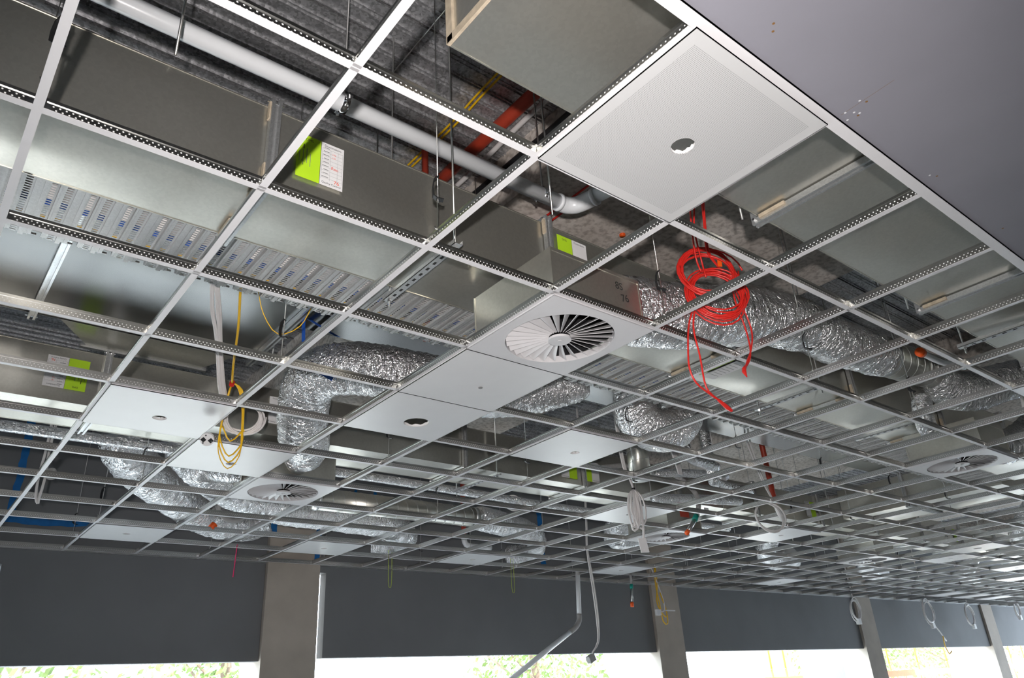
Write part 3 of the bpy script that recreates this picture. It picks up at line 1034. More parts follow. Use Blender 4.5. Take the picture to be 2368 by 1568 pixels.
flex('crinkled foil flexible duct bending down onto the lit-corner diffuser and back behind the blank tiles',
     [(2.07, 3.545, 3.20), (2.05, 3.46, 3.215), (1.99, 3.35, 3.235), (1.92, 3.22, 3.29), (1.85, 3.05, 3.36), (1.80, 2.86, 3.42), (1.86, 2.67, 3.45), (2.09, 2.50, 3.43), (2.40, 2.44, 3.42), (2.76, 2.38, 3.38), (3.13, 2.22, 3.43), (3.40, 2.07, 3.52)], 0.165, 1, collar=((2.075, 3.50, 3.15), (2.08, 3.632, 3.145)))
bt = Vector((0.647, -0.515, -0.55)).normalized()
bv = Vector((0.385, 0.835, 0.39))
MB().obox((1.755, 2.585, 3.365), bt * 0.065, bt.cross(bv).normalized() * 0.012, bv * 0.012).build('blue_tape', M_BLUE, [o for o in COL.objects if o.name == 'flexible_duct'][0])
flex('fat foil flexible duct leaving the big diffuser plenum behind the red cable coil',
     [(2.385, 0.85, 3.22), (2.60, 0.78, 3.215), (2.86, 0.74, 3.25), (3.25, 0.73, 3.36), (3.60, 0.73, 3.45), (3.95, 0.72, 3.49)], 0.163, 2)
flex('foil flexible duct sleeve joining the red-coil duct to the bare spiral pipe',
     [(3.99, 0.72, 3.49), (4.3, 0.71, 3.47), (4.6, 0.70, 3.48), (4.90, 0.70, 3.50)], 0.148, 3, rough=1.2)
flex('smooth round foil elbow hanging under the tray with a black wire clip in front',
     [(4.00, 2.03, 3.56), (3.93, 2.05, 3.46), (3.92, 2.06, 3.34), (4.03, 2.04, 3.245), (4.22, 2.02, 3.26), (4.36, 2.01, 3.36), (4.42, 2.02, 3.50)], 0.155, 4, rough=0.6)
flex('foil flexible duct snaking down toward the grey wall, lowest of the pair',
     [(1.09, 4.44, 3.44), (1.13, 4.50, 3.34), (1.33, 4.76, 3.27), (1.62, 5.10, 3.235), (1.86, 5.42, 3.22), (2.09, 5.72, 3.215), (2.38, 5.95, 3.215), (2.64, 6.05, 3.23), (2.82, 5.97, 3.30)], 0.158, 5)
flex('long foil flexible duct sweeping past the concrete column and curling up by the lime strings',
     [(1.47, 4.40, 3.46), (1.56, 4.48, 3.34), (1.82, 4.66, 3.24), (2.08, 4.87, 3.21), (2.40, 5.07, 3.195), (2.78, 5.19, 3.19), (3.19, 5.22, 3.19), (3.63, 5.29, 3.19), (4.02, 5.50, 3.19), (4.28, 5.80, 3.19), (4.27, 6.03, 3.19), (4.07, 6.15, 3.20)], 0.132, 6)
flex('short foil flexible duct stub feeding the side of the lit-corner diffuser',
     [(1.56, 4.28, 3.18), (1.60, 4.18, 3.17), (1.69, 4.06, 3.165), (1.825, 4.0, 3.165)], 0.105, 7)
flex('foil flexible duct leaving the spiral duct and drooping in front of the blue wall mark',
     [(4.60, 4.92, 3.25), (4.88, 5.00, 3.25), (5.32, 5.20, 3.27), (5.77, 5.42, 3.26), (6.10, 5.75, 3.22), (6.18, 6.02, 3.18), (6.02, 6.22, 3.18)], 0.122, 8)
flex('foil flexible duct partly hidden behind the tagged white cable bundle',
     [(6.45, 4.62, 3.44), (6.48, 4.72, 3.30), (6.58, 4.88, 3.21), (6.75, 4.92, 3.21), (6.95, 4.80, 3.26), (7.1, 4.6, 3.3)], 0.135, 9)
flex('foil flexible bend below the bare spiral pipe with a hose loop hanging through it',
     [(5.72, 0.70, 3.55), (5.87, 0.68, 3.46), (6.05, 0.58, 3.44), (6.25, 0.44, 3.50), (6.52, 0.32, 3.56), (6.85, 0.27, 3.60)], 0.145, 10)
flex('foil flexible duct leaving the black collar of the plain plenum box',
     [(6.86, 0.80, 3.20), (7.05, 0.80, 3.22), (7.20, 0.66, 3.30), (7.25, 0.45, 3.45), (7.3, 0.25, 3.55)], 0.14, 11)
flex('thin foil sleeve dropping from the spiral pipe toward the grid',
     [(5.60, 0.78, 3.38), (5.60, 0.80, 3.28), (5.63, 0.82, 3.18), (5.72, 0.84, 3.14)], 0.07, 12)
for k, (x, y) in enumerate(((9.6, 5.2), (12.6, 5.3), (15.8, 5.0), (11.8, 2.6), (14.6, 2.7))):
    flex('distant foil flexible duct lying over the far part of the grid', [(x, y - 0.5, 3.5), (x + 0.2, y - 0.2, 3.25), (x + 0.7, y, 3.2), (x + 1.3, y + 0.1, 3.24), (x + 1.6, y + 0.3, 3.4)], 0.14, 20 + k, seg=24, step=0.03)
for o in list(COL.objects):
    if o.get('label', '').startswith('distant foil flexible'):
        o['group'] = 'distant flexible ducts'
bc = thing('duct_collar', 'black ribbed duct collar between the plain plenum box and foil duct', 'duct collar')
mb = MB()
cpts = [(6.575 + 0.28 * k / 30, 0.82 - 0.02 * k / 30, 3.16 + 0.04 * k / 30) for k in range(31)]
mb.tube(cpts, 0.085, 28, radf=lambda i, k: 0.085 * (1 + 0.05 * (i % 2)))
mb.build('ribbed_sleeve', M_BLACK, bc, smooth=False)

def spiral_duct(label, a, b_, r):
    t = thing('spiral_duct', label, 'duct')
    a, b_ = Vector(a), Vector(b_)
    MB().cyl(a, b_, r, 40).build('duct_wall', M_GALV, t, smooth=True)
    L = (b_ - a).length
    d = (b_ - a).normalized()
    u = d.orthogonal().normalized()
    v = d.cross(u)
    pts = []
    n = int(L / 0.11 * 28)
    for k in range(n + 1):
        an = 2 * PI * k / 28
        pts.append(a + d * (L * k / n) + (u * math.cos(an) + v * math.sin(an)) * (r + 0.0008))
    MB().tube(pts, 0.0022, 5).build('lock_seam', M_GALVR, t, smooth=True)
    for q in (0.02, 0.98):
        c = a + d * L * q
        MB().cyl(c - d * 0.012, c + d * 0.012, r + 0.006, 40).build('end_band', M_GALVR, t, smooth=True)
    return t
spiral_duct('horizontal galvanised spiral duct behind the lit-corner diffuser', (2.80, 4.93, 3.26), (4.58, 4.92, 3.25), 0.098)
spiral_duct('bare galvanised spiral pipe continuing from the foil sleeve, streaked with highlight', (4.92, 0.70, 3.50), (5.76, 0.70, 3.57), 0.128)
spiral_duct('upright galvanised spiral duct stub behind the white tagged cable bundle', (5.15, 3.15, 3.28), (5.15, 3.15, 3.80), 0.10)

# ------------------------------------------------------------------ foil-lagged pipes
def lagged(label, pts, r, seed):
    t = thing('lagged_pipe', label, 'pipe')
    rs = random.Random(seed)
    P = spline(pts, 0.05)
    mb = MB()
    mb.tube(P, r, 20, radf=lambda i, k: r * (1 + 0.03 * rs.random()))
    me = mb.mesh('foil_lagging', M_FOIL, True)
    uv = me.uv_layers.new(name='UVMap')
    for poly in me.polygons:
        for li in poly.loop_indices:
            vi = me.loops[li].vertex_index
            uv.data[li].uv = ((vi % 20) / 20.0, (vi // 20) * 0.05 * 0.6)
    link('foil_lagging', me, t)
    return t
lagged('long foil-lagged pipe running along the underside edge of the far duct', [(-2.2, 4.22, 3.30), (0.5, 4.22, 3.30), (3.0, 4.23, 3.30), (5.5, 4.30, 3.28), (8.0, 4.30, 3.30)], 0.036, 3)
lagged('foil-lagged riser pipe turning across, behind the foil elbow', [(5.45, 2.82, 4.3), (5.45, 2.82, 3.60), (5.50, 2.83, 3.45), (5.9, 2.85, 3.42)], 0.045, 4)
lagged('foil-lagged riser pipe turning across beside a tag card', [(5.95, 2.95, 4.3), (5.95, 2.95, 3.45), (6.05, 2.98, 3.32), (6.6, 3.0, 3.30)], 0.05, 5)
lagged('short foil-lagged horizontal pipe above the tagged cable bundle', [(5.35, 3.36, 3.42), (5.9, 3.16, 3.44), (6.4, 3.1, 3.46)], 0.04, 6)
lagged('low foil-lagged pipe with the red placard below it', [(5.6, 3.42, 3.22), (6.1, 3.30, 3.24), (6.7, 3.2, 3.26)], 0.045, 7)
tag(MB().box(5.98, 6.12, 3.42, 3.422, 3.08, 3.16).build('placard', M_REDPIPE), 'small red placard hanging under the low foil-lagged pipe', 'placard')
for k, (x, y, z) in enumerate(((6.20, 3.02, 3.44), (6.15, 3.25, 3.15))):
    tag(MB().box(x, x + 0.07, y, y + 0.002, z - 0.09, z).build('tag_card', M_LABELW), ('white tag card tied beside the lagged riser pipe', 'white tag card hanging beside the red placard')[k], 'tag')

# ------------------------------------------------------------------ white PVC drain pipe, clamps
pv = thing('drain_pipe', 'long white PVC drain pipe hung on clamps under the steel deck, ending in an elbow', 'pipe')
MB().cyl((-1.8, 1.12, 4.02), (2.42, 1.12, 4.0), 0.041, 28).build('straight_run', M_PVC, pv, smooth=True)
MB().tube(spline([(2.40, 1.12, 4.0), (2.46, 1.115, 4.0), (2.505, 1.08, 4.0), (2.525, 1.02, 4.0), (2.535, 0.97, 4.0)], 0.02), 0.047, 28).build('elbow', M_PVC, pv, smooth=True)
MB().cyl((2.530, 0.99, 4.0), (2.66, 0.35, 4.02), 0.041, 28).build('straight_run', M_PVC, pv, smooth=True)
for a, b_ in (((2.395, 1.12, 4.0), (2.415, 1.12, 4.0)), ((2.533, 0.98, 4.0), (2.537, 0.96, 4.0))):
    MB().cyl(a, b_, 0.050, 28).build('socket_ring', M_PVC, pv, smooth=True)
for x in (-0.9, 1.10, 2.29):
    c = thing('pipe_clamp', 'zinc clamp and rod holding up the white drain pipe', 'pipe clamp', (x, 1.12, 4.005), 'clamps on the drain pipe')
    MB().cyl((-0.015, 0, 0), (0.015, 0, 0), 0.0445, 24).build('band', M_BRIGHT, c, smooth=True)
    MB().box(-0.012, 0.012, -0.075, -0.042, -0.004, 0.004).build('ear', M_BRIGHT, c)
    MB().box(-0.012, 0.012, 0.042, 0.070, -0.004, 0.004).build('ear', M_BRIGHT, c)
    for y in (-0.058, 0.056):
        MB().cyl((0, y, -0.022), (0, y, 0.022), 0.007, 8).build('bolt', M_BRIGHT, c)
    MB().cyl((0, 0, 0.044), (0, 0, 4.9 - 4.005), 0.005, 8).build('threaded_rod', M_STEEL, c)

# hanging stub of white pipe near the far wall
hp = thing('hanging_pipe', 'white plastic pipe dropping from the grid and kinking sideways with metal sleeves', 'pipe')
MB().cyl((7.17, 6.18, 3.02), (7.13, 6.18, 2.49), 0.031, 20).build('drop_leg', M_PVC, hp, smooth=True)
MB().tube(spline([(7.13, 6.18, 2.50), (7.12, 6.18, 2.42), (7.05, 6.18, 2.34), (6.94, 6.18, 2.28)], 0.02), 0.034, 20).build('elbow_sleeve', M_GREY, hp, smooth=True)
MB().cyl((6.95, 6.18, 2.285), (5.9, 6.18, 1.74), 0.031, 20).build('side_leg', M_PVC, hp, smooth=True)
MB().cyl((7.17, 6.18, 2.985), (7.175, 6.18, 3.06), 0.034, 20).build('top_sleeve', M_GREY, hp, smooth=True)

# ------------------------------------------------------------------ services under the deck
tag(MB().cyl((2.345, -0.4, 4.80), (2.345, 3.5, 4.80), 0.042, 20).build('sprinkler_pipe', M_REDPIPE, smooth=True), 'red sprinkler pipe crossing under the steel deck beside the concrete beam', 'pipe')
tag(cable('deck_cable', [(2.45, -0.4, 4.78), (2.44, 1.2, 4.80), (2.45, 2.1, 4.77), (2.44, 3.5, 4.79)], 0.018, M_WIREW), 'white cable strapped alongside the red sprinkler pipe', 'cable')
tag(cable('deck_cable', [(2.52, -0.4, 4.72), (2.54, 0.8, 4.70), (2.52, 1.2, 4.66), (2.55, 2.0, 4.70), (2.56, 3.5, 4.72)], 0.020, M_BLACK), 'sagging black cable under the deck next to the white strapped cable', 'cable')
for k in range(2):
    tag(cable('deck_cable', [(2.10 + 0.03 * k, -0.4, 4.85), (2.10 + 0.03 * k, 1.2, 4.85), (2.11 + 0.03 * k, 1.7, 4.84), (2.11 + 0.03 * k, 2.4, 4.85), (2.11 + 0.03 * k, 3.5, 4.85)], 0.007, M_YEL), 'thin yellow cable tied under the spangled steel deck', 'cable', 'yellow cables under the deck')
for k in range(2):
    tag(cable('alarm_cable', [(2.90 + 0.09 * k, 0.4, 4.47), (2.90 + 0.06 * k, 1.3, 4.46), (2.88 + 0.07 * k, 1.8, 4.45), (2.86 + 0.1 * k, 2.6, 4.47)], 0.007, M_RED), 'thin red cable stapled under the concrete beam', 'cable', 'red cables under the concrete beam')
tag(MB().tube([(3.54, 1.64, 4.485), (3.54, 1.64, 4.51)], 0.022, 16).build('anchor_cap', M_ORANGE, smooth=True), 'orange plastic anchor plug in the underside of the concrete beam', 'anchor plug')
rv = thing('riser_pipe', 'upright red pipe behind the foil bend with a pale channel beside it', 'pipe')
MB().cyl((2.06, 1.93, 3.40), (2.06, 1.93, 4.88), 0.022, 16).build('pipe', M_REDPIPE, rv, smooth=True)
rv2 = thing('riser_pipe', 'red drop pipe ending in a white elbow in front of the grey wall', 'pipe')
MB().cyl((5.35, 6.2, 3.36), (5.35, 6.2, 4.498), 0.030, 16).build('pipe', M_REDPIPE, rv2, smooth=True)
MB().tube(spline([(5.35, 6.2, 3.38), (5.36, 6.2, 3.29), (5.43, 6.2, 3.25), (5.75, 6.2, 3.25)], 0.03), 0.033, 16).build('elbow', M_PVC, rv2, smooth=True)
rv3 = thing('riser_pipe', 'leaning red pipe behind the cross duct at the far part of the room', 'pipe')
MB().cyl((7.35, 3.2, 3.30), (7.30, 3.2, 4.88), 0.03, 14).build('pipe', M_REDPIPE, rv3, smooth=True)
for k, pts in enumerate(([(1.61, 2.60, 3.72), (1.62, 2.60, 3.55)], [(1.66, 2.62, 3.72), (1.80, 2.52, 3.60)])):
    a, b_ = Vector(pts[0]), Vector(pts[1])
    mb = MB()
    s_ = (b_ - a)
    side = Vector((0.011 if k == 0 else 0.02, 0, 0))
    mb.obox((a + b_) / 2, s_ / 2, side, Vector((0, 0.001, 0)))
    tag(mb.build('duct_strap', M_BLUE), ('narrow blue strap hanging straight from the high duct', 'broad slanting blue strap holding up the foil bend')[k], 'strap')

# ------------------------------------------------------------------ ceiling hanger wires with black spring clips
def clip_mesh():
    mb = MB()
    P = [(0.004, 0, 0.045), (-0.010, 0, 0.030), (-0.014, 0, 0.0), (-0.012, 0, -0.028), (-0.002, 0, -0.036), (0.018, 0, -0.040)]
    for a, b_ in zip(P[:-1], P[1:]):
        a, b_ = Vector(a), Vector(b_)
        d = (b_ - a)
        nrm = Vector((-d.z, 0, d.x)).normalized() * 0.0018
        mb.obox((a + b_) / 2, d / 2, nrm, Vector((0, 0.009, 0)))
    return mb.mesh('spring_clip', M_BLACK)
CLIP = clip_mesh()
LOW = MB().tube(spline([(0.0, 0, 0.015), (0.0, 0, -0.10), (-0.002, 0, -0.165), (-0.008, 0, -0.178), (-0.013, 0, -0.165)], 0.01), 0.0025, 6).mesh('hook_wire', M_STEEL, True)
UP = MB().cyl((0.002, 0, -0.06), (0.002, 0, SOFF - CZ - 0.21), 0.0025, 6).mesh('upper_wire', M_STEEL, True)
HY = [0.53, 1.86, 2.92, 4.14, 5.32, 6.3]
skip = {(2, 2), (0, 2), (4, 3), (10, 4), (16, 1), (16, 2), (-2, 2), (6, 4), (10, 0), (12, 0), (18, 4)}
HLAB = {(2, 0): 'thin hanger wire with a black clip in front of the stickered duct trapeze',
        (2, 1): 'thin hanger wire with a black clip beyond the tray, by the straight blue strap',
        (4, 0): 'thin hanger wire with a black clip at the corner of the marked plenum box',
        (6, 1): 'thin hanger wire with a black clip in front of the smooth foil elbow',
        (6, 0): 'thin hanger wire with a black clip under the foil sleeve past the red coil',
        (4, 2): 'thin hanger wire with a black clip below the tile with the largest cut-out'}
for i in range(-2, 21, 2):
    for jj, y in enumerate(HY):
        x = i * S
        if (i, jj) in skip or (i == 0 and jj > 3):
            continue
        if 4.2 < x < 9.2 and jj == 4 and False:
            continue
        t = thing('hanger_wire', HLAB.get((i, jj), 'thin zinc ceiling hanger wire with a black spring clip'), 'hanger wire', (x, y, CZ + 0.21), 'ceiling hanger wires')
        top = 4.5 if any(a - 0.02 < x < b_ + 0.02 for a, b_ in beams) else SOFF
        u = link('upper_wire', UP, t)
        if top < SOFF:
            u.scale = (1, 1, (top - CZ - 0.21) / (SOFF - CZ - 0.21))
        link('spring_clip', CLIP, t, None, (0, 0, -0.67 + 0.25 * ((i + jj) % 3 - 1))).scale = (1.2, 1.2, 1.2)
        link('hook_wire', LOW, t)
# plain threaded rods from the deck
for (x, y, z) in ((0.35, 0.90, 3.66), (2.13, 0.90, 3.68), (3.95, 0.10, 3.32), (2.46, 0.10, 3.32)):
    tag(MB().cyl((x, y, z), (x, y, 4.5 if 2.6 < x < 5.52 else SOFF), 0.005, 8).build('threaded_rod', M_STEEL, smooth=True), 'plain threaded rod dropping from the deck beside a duct', 'threaded rod', 'duct support rods')
tag(MB().cyl((1.62, 1.63, 4.88), (1.19, 0.42, 4.02), 0.003, 6).build('brace_wire', M_STEEL, smooth=True), 'thin diagonal brace wire under the steel deck', 'wire')

# ------------------------------------------------------------------ red alarm cable coil
RV = Vector((0.78, -0.62, 0.0)).normalized()
def coil(name, c, r, turns, rad, m, parent, seed, U=RV, V=Vector((0.0, 0.12, 1.0)), spread=0.02, squash=1.0):
    rs = random.Random(seed)
    W_ = U.cross(V).normalized()
    c = Vector(c)
    P = []
    n = 20
    off = [(rs.gauss(0, spread), rs.gauss(0, spread), rs.gauss(0, spread * 0.7), rs.uniform(0.86, 1.1), rs.uniform(0.85, 1.12)) for _ in range(turns + 2)]
    for k in range(turns * n + 1):
        q = k / n
        a = 2 * PI * q
        i, f = int(q), q - int(q)
        f = f * f * (3 - 2 * f)
        o = [off[i][z] * (1 - f) + off[i + 1][z] * f for z in range(5)]
        P.append(c + U * (r * o[3] * math.cos(a) + o[0]) + V * (r * squash * o[4] * math.sin(a) + o[1]) + W_ * o[2])
    return MB().tube(P, rad, 7).build(name, m, parent, smooth=True)
rc = thing('red_cable_coil', 'big coil of red alarm cable draped in front of the fat foil duct', 'cable coil')
coil('coil_loops', (2.62, 0.42, 3.28), 0.125, 9, 0.0042, M_RED, rc, 2, spread=0.012)
coil('coil_loops', (2.66, 0.42, 3.175), 0.128, 10, 0.0042, M_RED, rc, 3, spread=0.014)
for k, pts in enumerate((
    [(2.40, 0.30, 3.50), (2.47, 0.36, 3.42), (2.55, 0.42, 3.33), (2.57, 0.42, 3.26)],
    [(2.42, 0.29, 3.50), (2.49, 0.36, 3.42), (2.59, 0.42, 3.33), (2.60, 0.42, 3.24)],
    [(2.38, 0.22, 3.50), (2.50, 0.31, 3.45), (2.62, 0.40, 3.38), (2.72, 0.42, 3.33)],
    [(2.395, 0.22, 3.50), (2.51, 0.31, 3.45), (2.635, 0.40, 3.38), (2.74, 0.42, 3.32)])):
    cable('feed_cable', pts, 0.0042, M_RED, rc, 7, 0.02)
ta = [(2.52, 0.46, 3.08), (2.49, 0.48, 2.99), (2.455, 0.48, 2.87), (2.44, 0.48, 2.77), (2.47, 0.48, 2.71), (2.54, 0.48, 2.68), (2.62, 0.48, 2.655)]
tb = [(2.53, 0.46, 3.08), (2.52, 0.48, 2.98), (2.53, 0.48, 2.85), (2.53, 0.48, 2.73), (2.55, 0.48, 2.685), (2.62, 0.48, 2.655)]
cable('tail_cable', ta, 0.0042, M_RED, rc, 7, 0.02)
cable('tail_cable', tb, 0.0042, M_RED, rc, 7, 0.02)
tc_ = [(2.80, 0.42, 3.25), (2.87, 0.46, 3.20), (2.92, 0.47, 3.10), (2.93, 0.47, 2.99), (2.905, 0.47, 2.92), (2.85, 0.47, 2.86)]
td_ = [(2.80, 0.42, 3.26), (2.88, 0.45, 3.24), (2.965, 0.47, 3.14), (2.97, 0.47, 3.06), (2.93, 0.47, 2.97), (2.885, 0.47, 2.91), (2.85, 0.47, 2.86)]
cable('tail_cable', tc_, 0.0042, M_RED, rc, 7, 0.02)
cable('tail_cable', td_, 0.0042, M_RED, rc, 7, 0.02)
MB().tube([(2.605, 0.48, 2.66), (2.64, 0.48, 2.645), (2.665, 0.48, 2.634), (2.69, 0.48, 2.625)], 0.008, 8, radf=lambda i, k: (0.006, 0.009, 0.010, 0.007)[i]).build('taped_end', M_RED, rc)
MB().tube([(2.86, 0.47, 2.875), (2.84, 0.47, 2.855), (2.835, 0.47, 2.84), (2.85, 0.47, 2.815)], 0.008, 8, radf=lambda i, k: (0.006, 0.010, 0.011, 0.002)[i]).build('taped_end', M_RED, rc)
MB().obox((2.705, 0.40, 3.345), (0.003, 0, 0.024), (0.009, -0.004, 0), (0, 0.002, 0)).build('cable_tie_flag', M_ORANGE, rc)

# ------------------------------------------------------------------ white data cable bundle and coil, yellow fibre loops
wc = thing('white_cable_bundle', 'bundle of white data cables dropping from the tray into a coil behind the tile', 'cable coil')
rs = random.Random(21)
for k in range(9):
    dx, dy = rs.uniform(-0.022, 0.022), rs.uniform(-0.018, 0.018)
    e = rs.uniform(-0.012, 0.012)
    cable('data_cable', [(0.85 + dx * 0.8, 1.80 + dy * 0.2, 3.385), (0.86 + dx, 1.87 + dy, 3.36), (0.95 + dx + e, 2.12 + dy, 3.35), (1.08 + dx * 0.8, 2.42 + dy, 3.31), (1.19 + dx, 2.66 + dy, 3.20), (1.26 + dx, 2.77 + dy, 3.14)], 0.0058, M_WIREW, wc, 6, 0.04)
coil('coil_loops', (1.375, 2.80, 3.085), 0.104, 7, 0.0058, M_WIREW, wc, 5, U=Vector((0.92, -0.38, 0)), spread=0.008, squash=0.95)
yc = thing('yellow_cable_loop', 'yellow fibre cable with a red tie, hanging in long loops below the white coil', 'cable coil')
cable('fibre_drop', [(0.96, 1.80, 3.38), (0.98, 1.87, 3.36), (1.08, 2.15, 3.31), (1.19, 2.50, 3.26), (1.25, 2.67, 3.225)], 0.0065, M_YEL, yc, 7, 0.04)
MB().cyl((1.246, 2.665, 3.215), (1.252, 2.675, 3.240), 0.014, 10).build('red_tie', M_RED, yc)
for k in range(4):
    b_ = 2.76 + 0.035 * k + (0.05 if k > 2 else 0)
    o = 0.007 * k
    cable('fibre_loop', [(1.25, 2.675, 3.225), (1.245 - o * 0.3, 2.70, 3.14), (1.232 + o * 0.2, 2.73, 2.98), (1.238 + o * 0.2, 2.73, b_ + 0.08), (1.295, 2.73, b_), (1.352 + o * 0.4, 2.73, b_ + 0.08), (1.350 + o * 0.4, 2.73, 2.98), (1.335 + o * 0.5, 2.72, 3.12), (1.295 + o, 2.69, 3.21), (1.265, 2.68, 3.235)], 0.0044 if k else 0.003, M_YEL, yc, 6, 0.03)
sn = thing('detector_base', 'round white detector base with black squares hanging crooked by the tile corner', 'detector')
mb = MB()
cen = Vector((1.175, 2.74, 2.915))
dn = Vector((-0.35, -0.72, -0.6)).normalized()
u_ = dn.orthogonal().normalized()
v_ = dn.cross(u_)
mb.cyl(cen, cen + dn * 0.022, 0.036, 24)
mb.build('base_disc', M_LABELW, sn, smooth=False)
for a, b_ in ((-0.4, 0.55), (0.45, -0.4)):
    MB().obox(cen + dn * 0.0232 + u_ * 0.03 * a + v_ * 0.03 * b_, u_ * 0.011, v_ * 0.011, dn * 0.001).build('black_square', M_BLACK, sn)
for k in range(3):
    q = 2 * PI * k / 3
    MB().cyl(cen + (u_ * math.cos(q) + v_ * math.sin(q)) * 0.026 + dn * 0.022, cen + (u_ * math.cos(q) + v_ * math.sin(q)) * 0.026 + dn * 0.027, 0.005, 8).build('terminal_screw', M_BRIGHT, sn)
tag(cable('fibre_sag', [(1.04, 1.82, 3.38), (1.10, 1.87, 3.27), (1.19, 1.90, 3.20), (1.29, 1.88, 3.26), (1.33, 1.82, 3.38)], 0.0022, M_YEL), 'single thin yellow fibre sagging out of the tray', 'cable')

# ------------------------------------------------------------------ other hanging cables
wt = thing('white_cable_bundle', 'tied skein of white cable hanging through the grid with a flat tag at its end', 'cable coil')
SK = Vector((4.655, 2.82, 3.06))
for k in range(3):
    cable('drop_cable', [SK + Vector(q) for q in ((-0.13 + 0.014 * k, 0, 1.43), (-0.11 + 0.014 * k, 0, 0.30), (-0.03 + 0.006 * k, 0, 0.08), (0, 0, 0))], 0.0078, M_WIREW, wt, 7, 0.05)
rs = random.Random(8)
for k in range(11):
    a = rs.uniform(-0.098, 0.098)
    b_ = rs.uniform(-0.03, 0.03)
    zb = rs.uniform(-0.35, -0.26)
    cable('skein_loop', [SK + Vector(q) for q in ((0, 0, 0), (a * 0.7, b_, -0.06), (a, b_, -0.17), (a * 0.85, b_, zb + 0.04), (a * 0.4, b_, zb), (a * 0.1, -b_, zb + 0.05), (0.01, -b_, -0.15), (0, 0, -0.01))], 0.0076, M_WIREW, wt, 6, 0.03)
cable('tag_lead', [SK + Vector(q) for q in ((0.01, 0, -0.05), (0.05, 0, -0.18), (0.06, 0, -0.32), (0.045, 0, -0.40))], 0.010, M_WIREW, wt, 7, 0.04)
MB().obox(SK + Vector((0.035, 0, -0.455)), (0.027, -0.018, 0), (0.004, 0.006, 0.0), (-0.010, 0, 0.055)).build('flat_tag', M_LABELW, wt)
MB().cyl(SK + Vector((0, 0, -0.008)), SK + Vector((0, 0, 0.008)), 0.015, 10).build('cable_tie', M_BLACK, wt)
fb = thing('white_cable_bundle', 'flat ribbon of white cables hanging straight down behind the foil elbow', 'cable coil')
for k in range(6):
    cable('data_cable', [(5.15 + 0.018 * k, 2.80, 4.1), (5.15 + 0.018 * k, 2.79, 3.7), (5.18 + 0.014 * k, 2.78, 3.45), (5.23 + 0.008 * k, 2.78, 3.25)], 0.009, M_WIREW, fb, 6, 0.06)

lp = thing('white_cable_loop', 'two hanging turns of white flex with a plug knot, in front of the glaring tile', 'cable coil')
for k in range(2):
    cable('drop_cable', [(6.14 + 0.06 * k, 2.63, 3.70), (6.18 + 0.05 * k, 2.64, 3.59), (6.32 + 0.03 * k, 2.66, 3.30), (6.45, 2.66, 3.10)], 0.0085, M_WIREW, lp, 7, 0.05)
coil('coil_loops', (6.34, 2.66, 2.955), 0.135, 2, 0.0085, M_WIREW, lp, 12, spread=0.012)
MB().tube([(6.44, 2.66, 3.10), (6.50, 2.66, 3.0), (6.55, 2.66, 2.95)], 0.022, 10, radf=lambda i, k: (0.016, 0.024, 0.028)[i]).build('plug_top', M_WIREW, lp, smooth=True)

pc = thing('drop_cable', 'long paired white cable hanging far below the grid with a socket block at its end', 'cable')
for k in range(2):
    cable('flex', [(6.39 + 0.012 * k, 5.12, 4.87), (6.39 + 0.012 * k, 5.12, 3.9), (6.40 + 0.012 * k, 5.16, 3.4), (6.41 + 0.012 * k, 5.2, 3.1), (6.44 + 0.03 * k, 5.2, 2.7), (6.46 + 0.025 * k, 5.2, 2.3), (6.44 + 0.01 * k, 5.2, 2.08), (6.34, 5.2, 1.97)], 0.009, M_WIREW, pc, 7, 0.05)
MB().obox((6.31, 5.2, 1.91), (0.042, 0, 0.018), (0, 0.03, 0), (-0.014, 0, 0.034)).build('socket_block', M_GREY, pc)

hs = thing('drip_hose', 'grey corrugated hose with green tape and an orange end cap arching through the grid', 'hose')
mb = MB()
hp_ = spline([(4.98, 3.46, 3.45), (5.25, 3.44, 3.50), (5.52, 3.40, 3.50), (5.85, 3.30, 3.44), (6.0, 3.22, 3.28), (6.0, 3.2, 3.14), (5.93, 3.2, 3.03)], 0.012)
mb.tube(hp_, 0.022, 14, radf=lambda i, k: 0.022 + 0.003 * (i % 2))
mb.build('corrugated_hose', M_GREY, hs, smooth=False)
MB().cyl((5.94, 3.2, 3.04), (5.90, 3.2, 2.99), 0.027, 14).build('green_tape', M_GREENTAPE, hs, smooth=True)
MB().cyl((5.90, 3.2, 2.99), (5.78, 3.2, 2.88), 0.020, 14).build('brass_nipple', M_STEEL, hs, smooth=True)
MB().cyl((5.78, 3.2, 2.88), (5.75, 3.2, 2.855), 0.022, 14).build('orange_cap', M_ORANGE, hs, smooth=True)

h2 = thing('drip_hose', 'upright clear hose stub with green tape and an orange cap near the far wall', 'hose')
MB().cyl((8.0, 6.0, 3.02), (7.99, 6.0, 2.88), 0.018, 12).build('hose', M_GREY, h2, smooth=True)
MB().cyl((7.99, 6.0, 2.88), (7.985, 6.0, 2.82), 0.022, 12).build('green_tape', M_GREENTAPE, h2, smooth=True)
MB().cyl((7.985, 6.0, 2.82), (7.96, 6.0, 2.63), 0.016, 12).build('metal_nipple', M_STEEL, h2, smooth=True)
MB().cyl((7.96, 6.0, 2.64), (7.955, 6.0, 2.585), 0.024, 12).build('orange_cap', M_ORANGE, h2, smooth=True)
h3 = thing('drip_hose', 'grey hose coil with an orange cap lying over the lowest foil duct', 'hose')
cP = [(2.26 + 0.15 * math.cos(a), 5.28 + 0.02 * a, 3.26 + 0.16 * math.sin(a)) for a in [2 * PI * k / 24 - 0.5 for k in range(42)]]
MB().tube(cP, 0.020, 12, radf=lambda i, k: 0.020 + 0.0025 * (i % 2)).build('corrugated_hose', M_GREY, h3)
